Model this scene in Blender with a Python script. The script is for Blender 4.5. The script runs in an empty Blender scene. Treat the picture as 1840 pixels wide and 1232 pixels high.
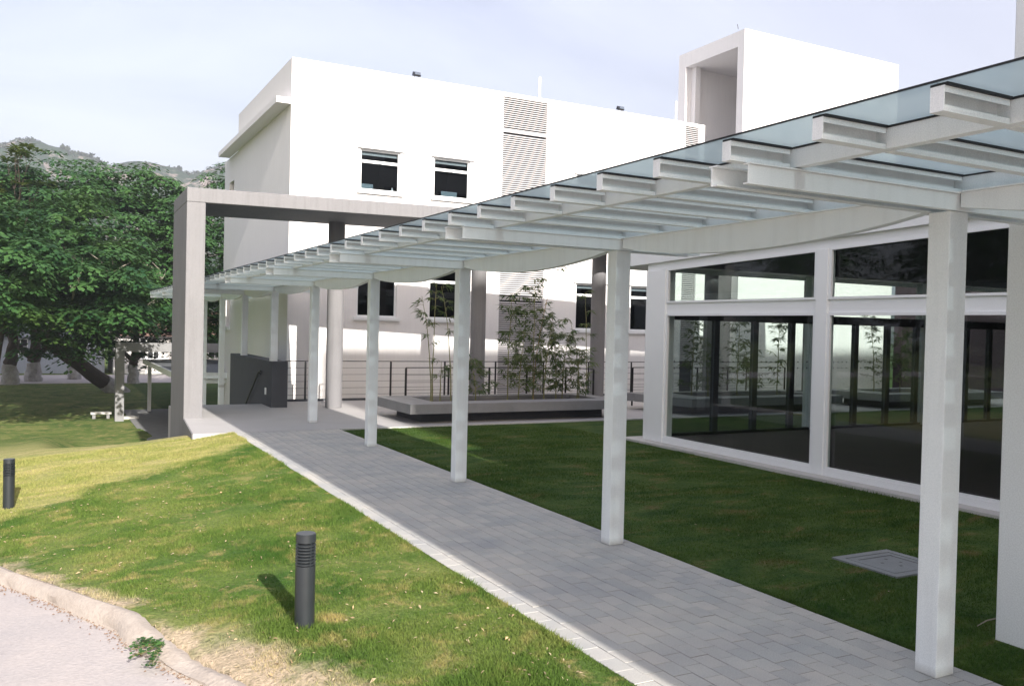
import bpy, math, random
import numpy as np
from mathutils import Vector, Matrix
random.seed(7); RNG = np.random.default_rng(7)
scene = bpy.context.scene
col = scene.collection

# ------------------------------------------------------------------ camera
YAW, PITCH, ROLL = 0.486786685, -0.0170273721, 0.0231950188
cam_d = bpy.data.cameras.new("camera"); cam = bpy.data.objects.new("camera", cam_d); col.objects.link(cam)
cam_d.sensor_width = 36.0; cam_d.lens = 1569.02 * 36.0 / 1840.0
cam_d.clip_start = 0.05; cam_d.clip_end = 6000
cy, sy, cp, sp = math.cos(YAW), math.sin(YAW), math.cos(PITCH), math.sin(PITCH)
fwd = Vector((sy * cp, cy * cp, sp)); r0 = Vector((cy, -sy, 0)); u0 = r0.cross(fwd)
c_, s_ = math.cos(ROLL), math.sin(ROLL)
r1 = r0 * c_ + u0 * s_; u1 = u0 * c_ - r0 * s_
cam.matrix_world = Matrix(((r1.x, u1.x, -fwd.x, 0), (r1.y, u1.y, -fwd.y, 0), (r1.z, u1.z, -fwd.z, 2.1), (0, 0, 0, 1)))
scene.camera = cam

# ------------------------------------------------------------------ world, sun, exposure
SUN_EL = math.radians(25.3)
sun_dir = Vector((0.032 * math.cos(SUN_EL), math.cos(SUN_EL), -math.sin(SUN_EL)))   # direction the light travels
sl = bpy.data.lights.new("sun", 'SUN'); sl.energy = 4.6; sl.angle = math.radians(0.6); sl.color = (1.0, 0.945, 0.87)
so = bpy.data.objects.new("sun", sl); col.objects.link(so)
so.rotation_euler = sun_dir.to_track_quat('-Z', 'Y').to_euler()
so.location = (0, -20, 30)

world = bpy.data.worlds.new("World"); scene.world = world; world.use_nodes = True
nt = world.node_tree; nt.nodes.clear()
def N(nt, t, **kw):
    n = nt.nodes.new(t)
    for k, v in kw.items():
        if k in n.inputs: n.inputs[k].default_value = v
        else: setattr(n, k, v)
    return n
L = lambda nt, a, b: nt.links.new(a, b)
sky = N(nt, 'ShaderNodeTexSky', sky_type='NISHITA', sun_disc=False)
sky.sun_elevation = SUN_EL; sky.sun_rotation = math.radians(180); sky.air_density = 1.2; sky.dust_density = 5.0; sky.ozone_density = 1.5
bg1 = N(nt, 'ShaderNodeBackground', Strength=0.14); L(nt, sky.outputs[0], bg1.inputs[0])
bg2 = N(nt, 'ShaderNodeBackground', Strength=1.0)
tc = N(nt, 'ShaderNodeTexCoord'); sep = N(nt, 'ShaderNodeSeparateXYZ'); L(nt, tc.outputs['Generated'], sep.inputs[0])
zz = N(nt, 'ShaderNodeMath', operation='ADD'); zz.inputs[1].default_value = 0.18; L(nt, sep.outputs['Z'], zz.inputs[0])
zm = N(nt, 'ShaderNodeMath', operation='MAXIMUM'); zm.inputs[1].default_value = 0.06; L(nt, zz.outputs[0], zm.inputs[0])
dx = N(nt, 'ShaderNodeMath', operation='DIVIDE'); L(nt, sep.outputs['X'], dx.inputs[0]); L(nt, zm.outputs[0], dx.inputs[1])
dy = N(nt, 'ShaderNodeMath', operation='DIVIDE'); L(nt, sep.outputs['Y'], dy.inputs[0]); L(nt, zm.outputs[0], dy.inputs[1])
cmb = N(nt, 'ShaderNodeCombineXYZ'); L(nt, dx.outputs[0], cmb.inputs[0]); L(nt, dy.outputs[0], cmb.inputs[1])
mpn = N(nt, 'ShaderNodeMapping'); mpn.inputs['Scale'].default_value = (0.55, 1.25, 1); mpn.inputs['Rotation'].default_value = (0, 0, 0.5)
L(nt, cmb.outputs[0], mpn.inputs[0])
cn = N(nt, 'ShaderNodeTexNoise', Scale=1.1, Detail=6.0, Roughness=0.55, Distortion=0.6); L(nt, mpn.outputs[0], cn.inputs['Vector'])
crp = N(nt, 'ShaderNodeValToRGB'); L(nt, cn.outputs['Fac'], crp.inputs[0])
crp.color_ramp.elements[0].position = 0.34; crp.color_ramp.elements[0].color = (0.30, 0.265, 0.315, 1)
crp.color_ramp.elements[1].position = 0.66; crp.color_ramp.elements[1].color = (0.455, 0.42, 0.47, 1)
L(nt, crp.outputs[0], bg2.inputs[0])
mixw = N(nt, 'ShaderNodeMixShader'); mixw.inputs[0].default_value = 0.60
L(nt, bg1.outputs[0], mixw.inputs[1]); L(nt, bg2.outputs[0], mixw.inputs[2])
wo = N(nt, 'ShaderNodeOutputWorld'); L(nt, mixw.outputs[0], wo.inputs[0])

vs = scene.view_settings
vs.view_transform = 'Standard'; vs.look = 'None'; vs.exposure = 1.28; vs.gamma = 1.0; vs.use_curve_mapping = False
scene.render.engine = 'CYCLES'
scene.cycles.max_bounces = 8; scene.cycles.transparent_max_bounces = 16; scene.cycles.caustics_reflective = False
scene.cycles.caustics_refractive = False; scene.cycles.sample_clamp_indirect = 6.0
scene.cycles.use_denoising = True

# ------------------------------------------------------------------ materials
def mat_new(name):
    m = bpy.data.materials.new(name); m.use_nodes = True
    nt = m.node_tree; nt.nodes.clear(); out = nt.nodes.new('ShaderNodeOutputMaterial')
    return m, nt, out
def ramp(nt, fac, stops):
    r = nt.nodes.new('ShaderNodeValToRGB'); L(nt, fac, r.inputs[0])
    e = r.color_ramp.elements
    e[0].position, e[0].color = stops[0][0], (*stops[0][1], 1)
    e[1].position, e[1].color = stops[-1][0], (*stops[-1][1], 1)
    for p, c in stops[1:-1]:
        k = e.new(p); k.color = (*c, 1)
    return r.outputs[0]
def noise(nt, vec, scale, detail=4, rough=0.55, dist=0.0, sc3=None):
    if sc3:
        m = nt.nodes.new('ShaderNodeMapping'); m.inputs['Scale'].default_value = sc3; L(nt, vec, m.inputs[0]); vec = m.outputs[0]
    n = N(nt, 'ShaderNodeTexNoise', Scale=scale, Detail=detail, Roughness=rough, Distortion=dist); L(nt, vec, n.inputs['Vector'])
    return n.outputs['Fac']
def mixc(nt, fac, a, b, blend='MIX'):
    m = nt.nodes.new('ShaderNodeMix'); m.data_type = 'RGBA'; m.blend_type = blend
    if isinstance(fac, (int, float)): m.inputs[0].default_value = fac
    else: L(nt, fac, m.inputs[0])
    for i, v in ((6, a), (7, b)):
        if isinstance(v, tuple): m.inputs[i].default_value = (*v, 1)
        else: L(nt, v, m.inputs[i])
    return m.outputs[2]
def mth(nt, op, a, b=0.0, c=None, clamp=False):
    m = nt.nodes.new('ShaderNodeMath'); m.operation = op; m.use_clamp = clamp
    for i, v in enumerate((a, b) if c is None else (a, b, c)):
        if isinstance(v, (int, float)): m.inputs[i].default_value = v
        else: L(nt, v, m.inputs[i])
    return m.outputs[0]
def surf(name, base, rough=0.7, var=0.12, scale=3.0, fine=60.0, bump=0.15, bumpd=0.01, tint=None, metal=0.0, streak=0.0, spec=0.5):
    m, nt, out = mat_new(name)
    geo = nt.nodes.new('ShaderNodeNewGeometry'); P = geo.outputs['Position']
    n1 = noise(nt, P, scale, 5, 0.6, 0.3); n2 = noise(nt, P, fine, 3, 0.6)
    lo = tuple(max(0, v * (1 - var)) for v in base); hi = tuple(v * (1 + var) for v in base)
    if tint: lo = tint
    c = ramp(nt, n1, [(0.3, lo), (0.7, hi)])
    c = mixc(nt, 0.5, c, ramp(nt, n2, [(0.25, tuple(v * 0.75 for v in base)), (0.75, tuple(min(1, v * 1.2) for v in base))]))
    if name == 'white_painted_steel':
        sz_ = nt.nodes.new('ShaderNodeSeparateXYZ'); L(nt, P, sz_.inputs[0])
        lowf = mth(nt, 'SUBTRACT', 1.0, mth(nt, 'MULTIPLY', mth(nt, 'ABSOLUTE', sz_.outputs[2]), 14.0, clamp=True))
        c = mixc(nt, mth(nt, 'MULTIPLY', mth(nt, 'ADD', lowf, mth(nt, 'SUBTRACT', n1, 0.55)), 0.55, clamp=True), c, (0.30, 0.27, 0.22))
    if streak:
        n3 = noise(nt, P, 2.2, 4, 0.6, 0.0, (6.0, 6.0, 0.35))
        dark = ramp(nt, n3, [(0.48, (1, 1, 1)), (0.75, (1 - streak,) * 3)])
        c = mixc(nt, 1.0, c, dark, 'MULTIPLY')
    b = N(nt, 'ShaderNodeBsdfPrincipled', Roughness=rough, Metallic=metal)
    b.inputs['Specular IOR Level'].default_value = spec
    L(nt, c, b.inputs['Base Color'])
    if bump:
        bp = N(nt, 'ShaderNodeBump', Strength=bump, Distance=bumpd); L(nt, n2, bp.inputs['Height']); L(nt, bp.outputs[0], b.inputs['Normal'])
    L(nt, b.outputs[0], out.inputs[0])
    return m
M = {}
M['wall'] = surf('white_render', (0.82, 0.80, 0.79), 0.85, 0.03, 0.6, 90, 0.2, 0.006, streak=0.05)
M['metal'] = surf('white_painted_steel', (0.825, 0.87, 0.89), 0.45, 0.04, 1.2, 150, 0.05, 0.003, streak=0.07)
M['trim'] = surf('white_trim', (0.80, 0.815, 0.82), 0.5, 0.03, 2, 100, 0.05, 0.003)
M['slat'] = surf('louver_paint', (0.50, 0.485, 0.49), 0.55, 0.04, 3, 100, 0.0, 0.003)
M['concrete'] = surf('warm_grey_concrete', (0.195, 0.192, 0.20), 0.85, 0.10, 1.1, 70, 0.35, 0.012, streak=0.16)
M['concrete2'] = surf('grey_bench_concrete', (0.225, 0.225, 0.229), 0.8, 0.2, 2.5, 60, 0.35, 0.012)
M['darkconc'] = surf('dark_grey_render', (0.064, 0.068, 0.079), 0.85, 0.12, 2.5, 60, 0.4, 0.012)
M['terrace'] = surf('terrace_paving', (0.392, 0.377, 0.374), 0.85, 0.10, 0.9, 45, 0.25, 0.008)
M['kerb'] = surf('pale_kerb', (0.48, 0.472, 0.448), 0.85, 0.1, 3, 50, 0.3, 0.01)
M['black'] = surf('black_steel', (0.012, 0.012, 0.014), 0.4, 0.1, 5, 80, 0.0, 0.003)
M['gasket'] = surf('black_gasket', (0.012, 0.013, 0.015), 0.7, 0.1, 5, 80, 0.0, 0.003)
M['wire'] = surf('grey_rail_wire', (0.12, 0.11, 0.12), 0.4, 0.1, 5, 80, 0.0, 0.003)
M['bollard'] = surf('charcoal_coating', (0.019, 0.023, 0.027), 0.42, 0.15, 8, 260, 0.25, 0.002, spec=0.5)
M['bollcap'] = surf('worn_charcoal_cap', (0.07, 0.077, 0.084), 0.6, 0.25, 20, 200, 0.2, 0.002)
M['debris'] = surf('curb_debris_grit', (0.20, 0.13, 0.085), 0.95, 0.35, 30, 60, 0.0, 0.01)
M['soil'] = surf('dark_soil', (0.05, 0.038, 0.03), 0.95, 0.3, 8, 40, 0.6, 0.03)
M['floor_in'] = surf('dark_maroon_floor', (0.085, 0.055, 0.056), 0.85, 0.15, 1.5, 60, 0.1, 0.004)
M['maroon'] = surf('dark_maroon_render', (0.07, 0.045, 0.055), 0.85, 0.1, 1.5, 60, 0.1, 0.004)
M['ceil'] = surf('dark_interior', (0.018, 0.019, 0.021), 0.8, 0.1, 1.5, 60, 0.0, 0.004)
M['dim'] = surf('dim_interior', (0.05, 0.055, 0.065), 0.8, 0.2, 1.0, 60, 0.0, 0.004)  # dark tone for rooms, mullions and the shade behind louvre slats
M['roofgrey'] = surf('grey_roof_sheet', (0.128, 0.14, 0.152), 0.6, 0.15, 1.5, 40, 0.2, 0.01)
M['rooftile'] = surf('brown_roof_tiles', (0.15, 0.09, 0.068), 0.8, 0.25, 1.5, 14, 0.5, 0.03)
M['house'] = surf('house_white', (0.66, 0.64, 0.62), 0.85, 0.06, 0.6, 40, 0.1, 0.01, streak=0.15)
M['houseshade'] = surf('house_white_in_shade', (0.42, 0.45, 0.52), 0.85, 0.08, 0.6, 40, 0.1, 0.01, streak=0.15)  # white wall with the bluish tree shade mixed into its colour
M['bark'] = surf('rough_bark', (0.052, 0.038, 0.028), 0.95, 0.4, 2.5, 22, 0.9, 0.05)
M['paintbark'] = surf('whitewashed_bark', (0.378, 0.369, 0.36), 0.9, 0.35, 3.5, 22, 0.9, 0.05, tint=(0.144, 0.126, 0.117))
M['palebark'] = surf('pale_bark', (0.30, 0.27, 0.22), 0.9, 0.2, 3, 30, 0.5, 0.02)
M['culm'] = surf('bamboo_culm', (0.20, 0.19, 0.075), 0.5, 0.3, 5, 40, 0.1, 0.003, tint=(0.10, 0.13, 0.04))
M['culmdry'] = surf('dry_bamboo_culm', (0.36, 0.24, 0.12), 0.6, 0.2, 5, 40, 0.1, 0.003)
M['path'] = surf('sandy_concrete_path', (0.444, 0.4, 0.381), 0.95, 0.10, 1.6, 38, 0.5, 0.012, tint=(0.348, 0.333, 0.344))
M['curb'] = surf('broken_curb_concrete', (0.403, 0.353, 0.31), 0.95, 0.16, 3.5, 34, 0.6, 0.015, tint=(0.302, 0.252, 0.216))
M['manhole'] = surf('manhole_concrete', (0.216, 0.23, 0.23), 0.9, 0.15, 6, 60, 0.4, 0.01)
M['board'] = surf('pale_blue_board', (0.22, 0.27, 0.30), 0.6, 0.1, 6, 60, 0.0, 0.01)
M['twig'] = surf('bleached_twig', (0.30, 0.26, 0.20), 0.8, 0.2, 9, 60, 0.2, 0.01)
M['lens'] = surf('floodlight_glass', (0.10, 0.12, 0.16), 0.15, 0.1, 6, 60, 0.0, 0.01)

def glass(name, tint, refl=1.0, haze=0.0):
    m, nt, out = mat_new(name)
    tr = N(nt, 'ShaderNodeBsdfTransparent'); tr.inputs[0].default_value = (*tint, 1)
    gl = N(nt, 'ShaderNodeBsdfGlossy', Roughness=0.015); gl.inputs[0].default_value = (0.9, 0.95, 1, 1)
    fr = N(nt, 'ShaderNodeFresnel', IOR=1.5)
    gb = nt.nodes.new('ShaderNodeNewGeometry')
    f = mth(nt, 'MULTIPLY', mth(nt, 'MULTIPLY', fr.outputs[0], refl, clamp=True), mth(nt, 'SUBTRACT', 1.0, gb.outputs['Backfacing']))
    mx = nt.nodes.new('ShaderNodeMixShader'); L(nt, f, mx.inputs[0]); L(nt, tr.outputs[0], mx.inputs[1]); L(nt, gl.outputs[0], mx.inputs[2])
    L(nt, mx.outputs[0], out.inputs[0])
    return m
M['glass_pav'] = glass('pavilion_glass', (0.78, 0.82, 0.81), 0.9)
M['glass_win'] = glass('window_glass', (0.68, 0.73, 0.75), 1.0)
M['glass_house'] = glass('house_glass', (0.3, 0.32, 0.35), 1.2)
# canopy panes: frosted, tinted laminated glass
m, nt, out = mat_new('frosted_canopy_glass')
geo = nt.nodes.new('ShaderNodeNewGeometry')
n1 = noise(nt, geo.outputs['Position'], 1.3, 4, 0.6)
c1 = ramp(nt, n1, [(0.3, (0.57, 0.645, 0.69)), (0.7, (0.63, 0.70, 0.735))])
tl = N(nt, 'ShaderNodeBsdfTranslucent'); L(nt, c1, tl.inputs[0])
df = N(nt, 'ShaderNodeBsdfDiffuse'); df.inputs[0].default_value = (0.26, 0.34, 0.38, 1)
ad = nt.nodes.new('ShaderNodeMixShader'); ad.inputs[0].default_value = 0.12; L(nt, tl.outputs[0], ad.inputs[1]); L(nt, df.outputs[0], ad.inputs[2])
gs = N(nt, 'ShaderNodeBsdfGlossy', Roughness=0.12); fr = N(nt, 'ShaderNodeFresnel', IOR=1.45)
mx = nt.nodes.new('ShaderNodeMixShader'); L(nt, fr.outputs[0], mx.inputs[0]); L(nt, ad.outputs[0], mx.inputs[1]); L(nt, gs.outputs[0], mx.inputs[2])
tp_ = N(nt, 'ShaderNodeBsdfTransparent'); tp_.inputs[0].default_value = (0.80, 0.90, 0.94, 1)
mx2 = nt.nodes.new('ShaderNodeMixShader'); mx2.inputs[0].default_value = 0.22; L(nt, mx.outputs[0], mx2.inputs[1]); L(nt, tp_.outputs[0], mx2.inputs[2])
L(nt, mx2.outputs[0], out.inputs[0]); M['glass_can'] = m

def leafmat(name, a, b, scale=0.5, trans=0.35, tr_col=None):
    m, nt, out = mat_new(name)
    geo = nt.nodes.new('ShaderNodeNewGeometry'); P = geo.outputs['Position']
    n1 = noise(nt, P, scale, 3, 0.6); n2 = noise(nt, P, scale * 11, 2, 0.5)
    f = mth(nt, 'ADD', mth(nt, 'MULTIPLY', n1, 0.65), mth(nt, 'MULTIPLY', n2, 0.35))
    c = ramp(nt, f, [(0.38, a), (0.60, b)])
    n9 = noise(nt, P, scale * 0.6, 2, 0.5); c = mixc(nt, mth(nt, 'MULTIPLY', mth(nt, 'SUBTRACT', n9, 0.55, clamp=True), 3.0, clamp=True), c, (b[0] * 1.5, b[1] * 1.1, b[2] * 0.75))
    d = N(nt, 'ShaderNodeBsdfPrincipled', Roughness=0.55); d.inputs['Specular IOR Level'].default_value = 0.25
    L(nt, c, d.inputs['Base Color'])
    t = N(nt, 'ShaderNodeBsdfTranslucent'); L(nt, mixc(nt, 0.4, c, tr_col or (0.10, 0.2, 0.03)), t.inputs[0])
    mx = nt.nodes.new('ShaderNodeMixShader'); mx.inputs[0].default_value = trans
    L(nt, d.outputs[0], mx.inputs[1]); L(nt, t.outputs[0], mx.inputs[2]); L(nt, mx.outputs[0], out.inputs[0])
    return m
M['leaf'] = leafmat('feathery_tree_leaf', (0.012, 0.052, 0.018), (0.064, 0.145, 0.040), 0.55, 0.28)
M['leaf2'] = leafmat('yellowish_tree_leaf', (0.03, 0.075, 0.02), (0.085, 0.15, 0.04), 0.35, 0.3)
M['bleaf'] = leafmat('bamboo_leaf', (0.05, 0.09, 0.032), (0.13, 0.17, 0.065), 2.0, 0.3)
M['pleaf'] = leafmat('plumeria_leaf', (0.05, 0.10, 0.03), (0.16, 0.20, 0.06), 0.8, 0.3)
M['weed'] = leafmat('weed_leaf', (0.03, 0.085, 0.025), (0.07, 0.16, 0.04), 5.0, 0.2)
M['dryleaf'] = leafmat('dry_leaf', (0.28, 0.20, 0.11), (0.46, 0.38, 0.25), 4.0, 0.1, (0.4, 0.3, 0.1))

# lawn colour from place in the garden: greener near the path, sun-bleached on the mound, dirt by the curb
def lawn_color(nt, P, blades=False):
    sp_ = nt.nodes.new('ShaderNodeSeparateXYZ'); L(nt, P, sp_.inputs[0]); X, Y, Z = sp_.outputs
    nA = noise(nt, P, 0.9, 5, 0.6, 0.4); nB = noise(nt, P, 3.3, 5, 0.65, 0.5); nC = noise(nt, P, 30, 4, 0.7)
    nF = noise(nt, P, 1.6, 4, 0.6, 0.6, (1.0, 2.2, 1.0))
    g = ramp(nt, nA, [(0.32, (0.070, 0.145, 0.038)), (0.5, (0.135, 0.205, 0.058)), (0.68, (0.235, 0.270, 0.10))])
    # thin dry patches
    dryp = ramp(nt, nB, [(0.52, (0, 0, 0)), (0.68, (1, 1, 1))])
    g = mixc(nt, mth(nt, 'MULTIPLY', dryp, 0.7), g, (0.42, 0.34, 0.18))
    # bleached mound: beyond a wavy line
    edge = mth(nt, 'ADD', mth(nt, 'MULTIPLY', mth(nt, 'MAXIMUM', mth(nt, 'ADD', X, 0.2), 0.0), 0.85), 12.35)
    wob = mth(nt, 'MULTIPLY', mth(nt, 'SUBTRACT', noise(nt, P, 1.3, 6, 0.7), 0.5), 2.6)
    t = mth(nt, 'MULTIPLY', mth(nt, 'SUBTRACT', mth(nt, 'ADD', Y, wob), edge), 2.0, clamp=True)
    lim = mth(nt, 'MULTIPLY', mth(nt, 'SUBTRACT', 30.0, Y), 0.10, clamp=True)
    left = mth(nt, 'MULTIPLY', mth(nt, 'SUBTRACT', 4.0, X), 4.0, clamp=True)
    t = mth(nt, 'MULTIPLY', mth(nt, 'MULTIPLY', t, lim), left)
    yel = ramp(nt, nF, [(0.33, (0.30, 0.33, 0.12)), (0.55, (0.40, 0.385, 0.18)), (0.72, (0.52, 0.45, 0.26))])
    g = mixc(nt, t, g, yel)
    # side lawn: darker green with brown patches
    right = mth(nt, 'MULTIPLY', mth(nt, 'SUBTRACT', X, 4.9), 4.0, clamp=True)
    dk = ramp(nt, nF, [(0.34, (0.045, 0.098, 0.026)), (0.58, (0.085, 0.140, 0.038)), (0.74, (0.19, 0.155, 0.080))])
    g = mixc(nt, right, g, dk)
    dsp = nt.nodes.new('ShaderNodeVectorMath'); dsp.operation = 'DISTANCE'; L(nt, P, dsp.inputs[0]); dsp.inputs[1].default_value = (1.80, 6.02, 0.0)
    tf = mth(nt, 'SUBTRACT', 1.0, mth(nt, 'MULTIPLY', mth(nt, 'SUBTRACT', mth(nt, 'ADD', dsp.outputs['Value'], mth(nt, 'MULTIPLY', nC, 0.06)), 0.10), 14.0, clamp=True))
    g = mixc(nt, mth(nt, 'MULTIPLY', tf, 0.8), g, (0.42, 0.34, 0.17))
    # dirt along the broken curb and under the lawn
    cx = mth(nt, 'MULTIPLY', mth(nt, 'SUBTRACT', 7.98, Y), 0.355)
    dd = mth(nt, 'SUBTRACT', mth(nt, 'SUBTRACT', X, cx), 0.06)
    dn = mth(nt, 'ADD', dd, mth(nt, 'MULTIPLY', mth(nt, 'SUBTRACT', noise(nt, P, 1.7, 5, 0.65), 0.5), 1.3))
    dirt = mth(nt, 'SUBTRACT', 1.0, mth(nt, 'MULTIPLY', mth(nt, 'SUBTRACT', dn, 0.10), 5.0, clamp=True))
    dirt = mth(nt, 'MULTIPLY', dirt, mth(nt, 'MULTIPLY', mth(nt, 'SUBTRACT', 10.6, Y), 1.0, clamp=True))
    near = mth(nt, 'MULTIPLY', mth(nt, 'SUBTRACT', 6.3, Y), 2.0, clamp=True)
    dirt2 = mth(nt, 'MULTIPLY', near, mth(nt, 'SUBTRACT', 1.0, mth(nt, 'MULTIPLY', mth(nt, 'SUBTRACT', dn, 0.27), 4.0, clamp=True)))
    dirt = mth(nt, 'MAXIMUM', dirt, dirt2)
    g = mixc(nt, dirt, g, (0.50, 0.42, 0.33))
    fine = ramp(nt, nC, [(0.3, (0.48, 0.50, 0.42)), (0.7, (1.12, 1.04, 0.97))])
    g = mixc(nt, 1.0, g, fine, 'MULTIPLY')
    return g, nC
m, nt, out = mat_new('lawn_ground')
geo = nt.nodes.new('ShaderNodeNewGeometry'); P = geo.outputs['Position']
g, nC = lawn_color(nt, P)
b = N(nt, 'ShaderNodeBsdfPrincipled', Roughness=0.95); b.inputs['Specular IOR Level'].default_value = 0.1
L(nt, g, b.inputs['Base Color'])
bp = N(nt, 'ShaderNodeBump', Strength=0.8, Distance=0.03); L(nt, nC, bp.inputs['Height']); L(nt, bp.outputs[0], b.inputs['Normal'])
L(nt, b.outputs[0], out.inputs[0]); M['lawn'] = m
m, nt, out = mat_new('grass_blade')
geo = nt.nodes.new('ShaderNodeNewGeometry'); P = geo.outputs['Position']
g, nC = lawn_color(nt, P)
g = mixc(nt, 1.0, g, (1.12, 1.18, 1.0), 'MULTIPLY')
b = N(nt, 'ShaderNodeBsdfDiffuse'); L(nt, g, b.inputs[0]); t2 = N(nt, 'ShaderNodeBsdfTranslucent'); L(nt, g, t2.inputs[0])
mx = nt.nodes.new('ShaderNodeMixShader'); mx.inputs[0].default_value = 0.35; L(nt, b.outputs[0], mx.inputs[1]); L(nt, t2.outputs[0], mx.inputs[2])
L(nt, mx.outputs[0], out.inputs[0]); M['blade'] = m

# pavers: each its own tone
m, nt, out = mat_new('concrete_paver')
geo = nt.nodes.new('ShaderNodeNewGeometry'); P = geo.outputs['Position']
oi = nt.nodes.new('ShaderNodeObjectInfo')
wn = N(nt, 'ShaderNodeTexWhiteNoise', noise_dimensions='3D')
sc = nt.nodes.new('ShaderNodeVectorMath'); sc.operation = 'SNAP'; L(nt, P, sc.inputs[0]); sc.inputs[1].default_value = (0.1464, 0.2, 10)
L(nt, sc.outputs[0], wn.inputs['Vector'])
rnd = mth(nt, 'ADD', mth(nt, 'MULTIPLY', oi.outputs['Random'], 1.0), 0.0)
c = ramp(nt, rnd, [(0.0, (0.385, 0.38, 0.372)), (0.5, (0.42, 0.41, 0.395)), (1.0, (0.465, 0.445, 0.42))])
n1 = noise(nt, P, 1.1, 5, 0.6); n2 = noise(nt, P, 110, 3, 0.7)
c = mixc(nt, 1.0, c, ramp(nt, n1, [(0.3, (0.80, 0.83, 0.88)), (0.7, (1.14, 1.11, 1.06))]), 'MULTIPLY')
c = mixc(nt, 1.0, c, ramp(nt, n2, [(0.25, (0.78, 0.78, 0.78)), (0.75, (1.18, 1.18, 1.18))]), 'MULTIPLY')
b = N(nt, 'ShaderNodeBsdfPrincipled', Roughness=0.85); L(nt, c, b.inputs['Base Color'])
bp = N(nt, 'ShaderNodeBump', Strength=0.3, Distance=0.006); L(nt, n2, bp.inputs['Height']); L(nt, bp.outputs[0], b.inputs['Normal'])
L(nt, b.outputs[0], out.inputs[0]); M['paver'] = m
M['joint'] = surf('paver_joint_sand', (0.104, 0.1, 0.092), 0.95, 0.2, 4, 60, 0.3, 0.01)

# mountain: granite slabs and scrub
m, nt, out = mat_new('granite_hillside')
geo = nt.nodes.new('ShaderNodeNewGeometry'); P = geo.outputs['Position']
n1 = noise(nt, P, 0.035, 9, 0.68, 0.8); n2 = noise(nt, P, 0.16, 8, 0.72, 0.5); n3 = noise(nt, P, 0.5, 6, 0.7)
f = mth(nt, 'ADD', mth(nt, 'MULTIPLY', n1, 0.55), mth(nt, 'MULTIPLY', n2, 0.45))
rock = ramp(nt, n3, [(0.35, (0.11, 0.09, 0.085)), (0.6, (0.24, 0.20, 0.185))])
bush = ramp(nt, n3, [(0.35, (0.014, 0.026, 0.018)), (0.65, (0.038, 0.058, 0.034))])
fc = ramp(nt, f, [(0.515, (0, 0, 0)), (0.56, (1, 1, 1))])
b = N(nt, 'ShaderNodeBsdfDiffuse'); L(nt, mixc(nt, fc, bush, rock), b.inputs[0]); L(nt, b.outputs[0], out.inputs[0]); M['hill'] = m
M['scrub'] = leafmat('hill_scrub', (0.022, 0.032, 0.024), (0.048, 0.060, 0.038), 0.05, 0.1)

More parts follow.
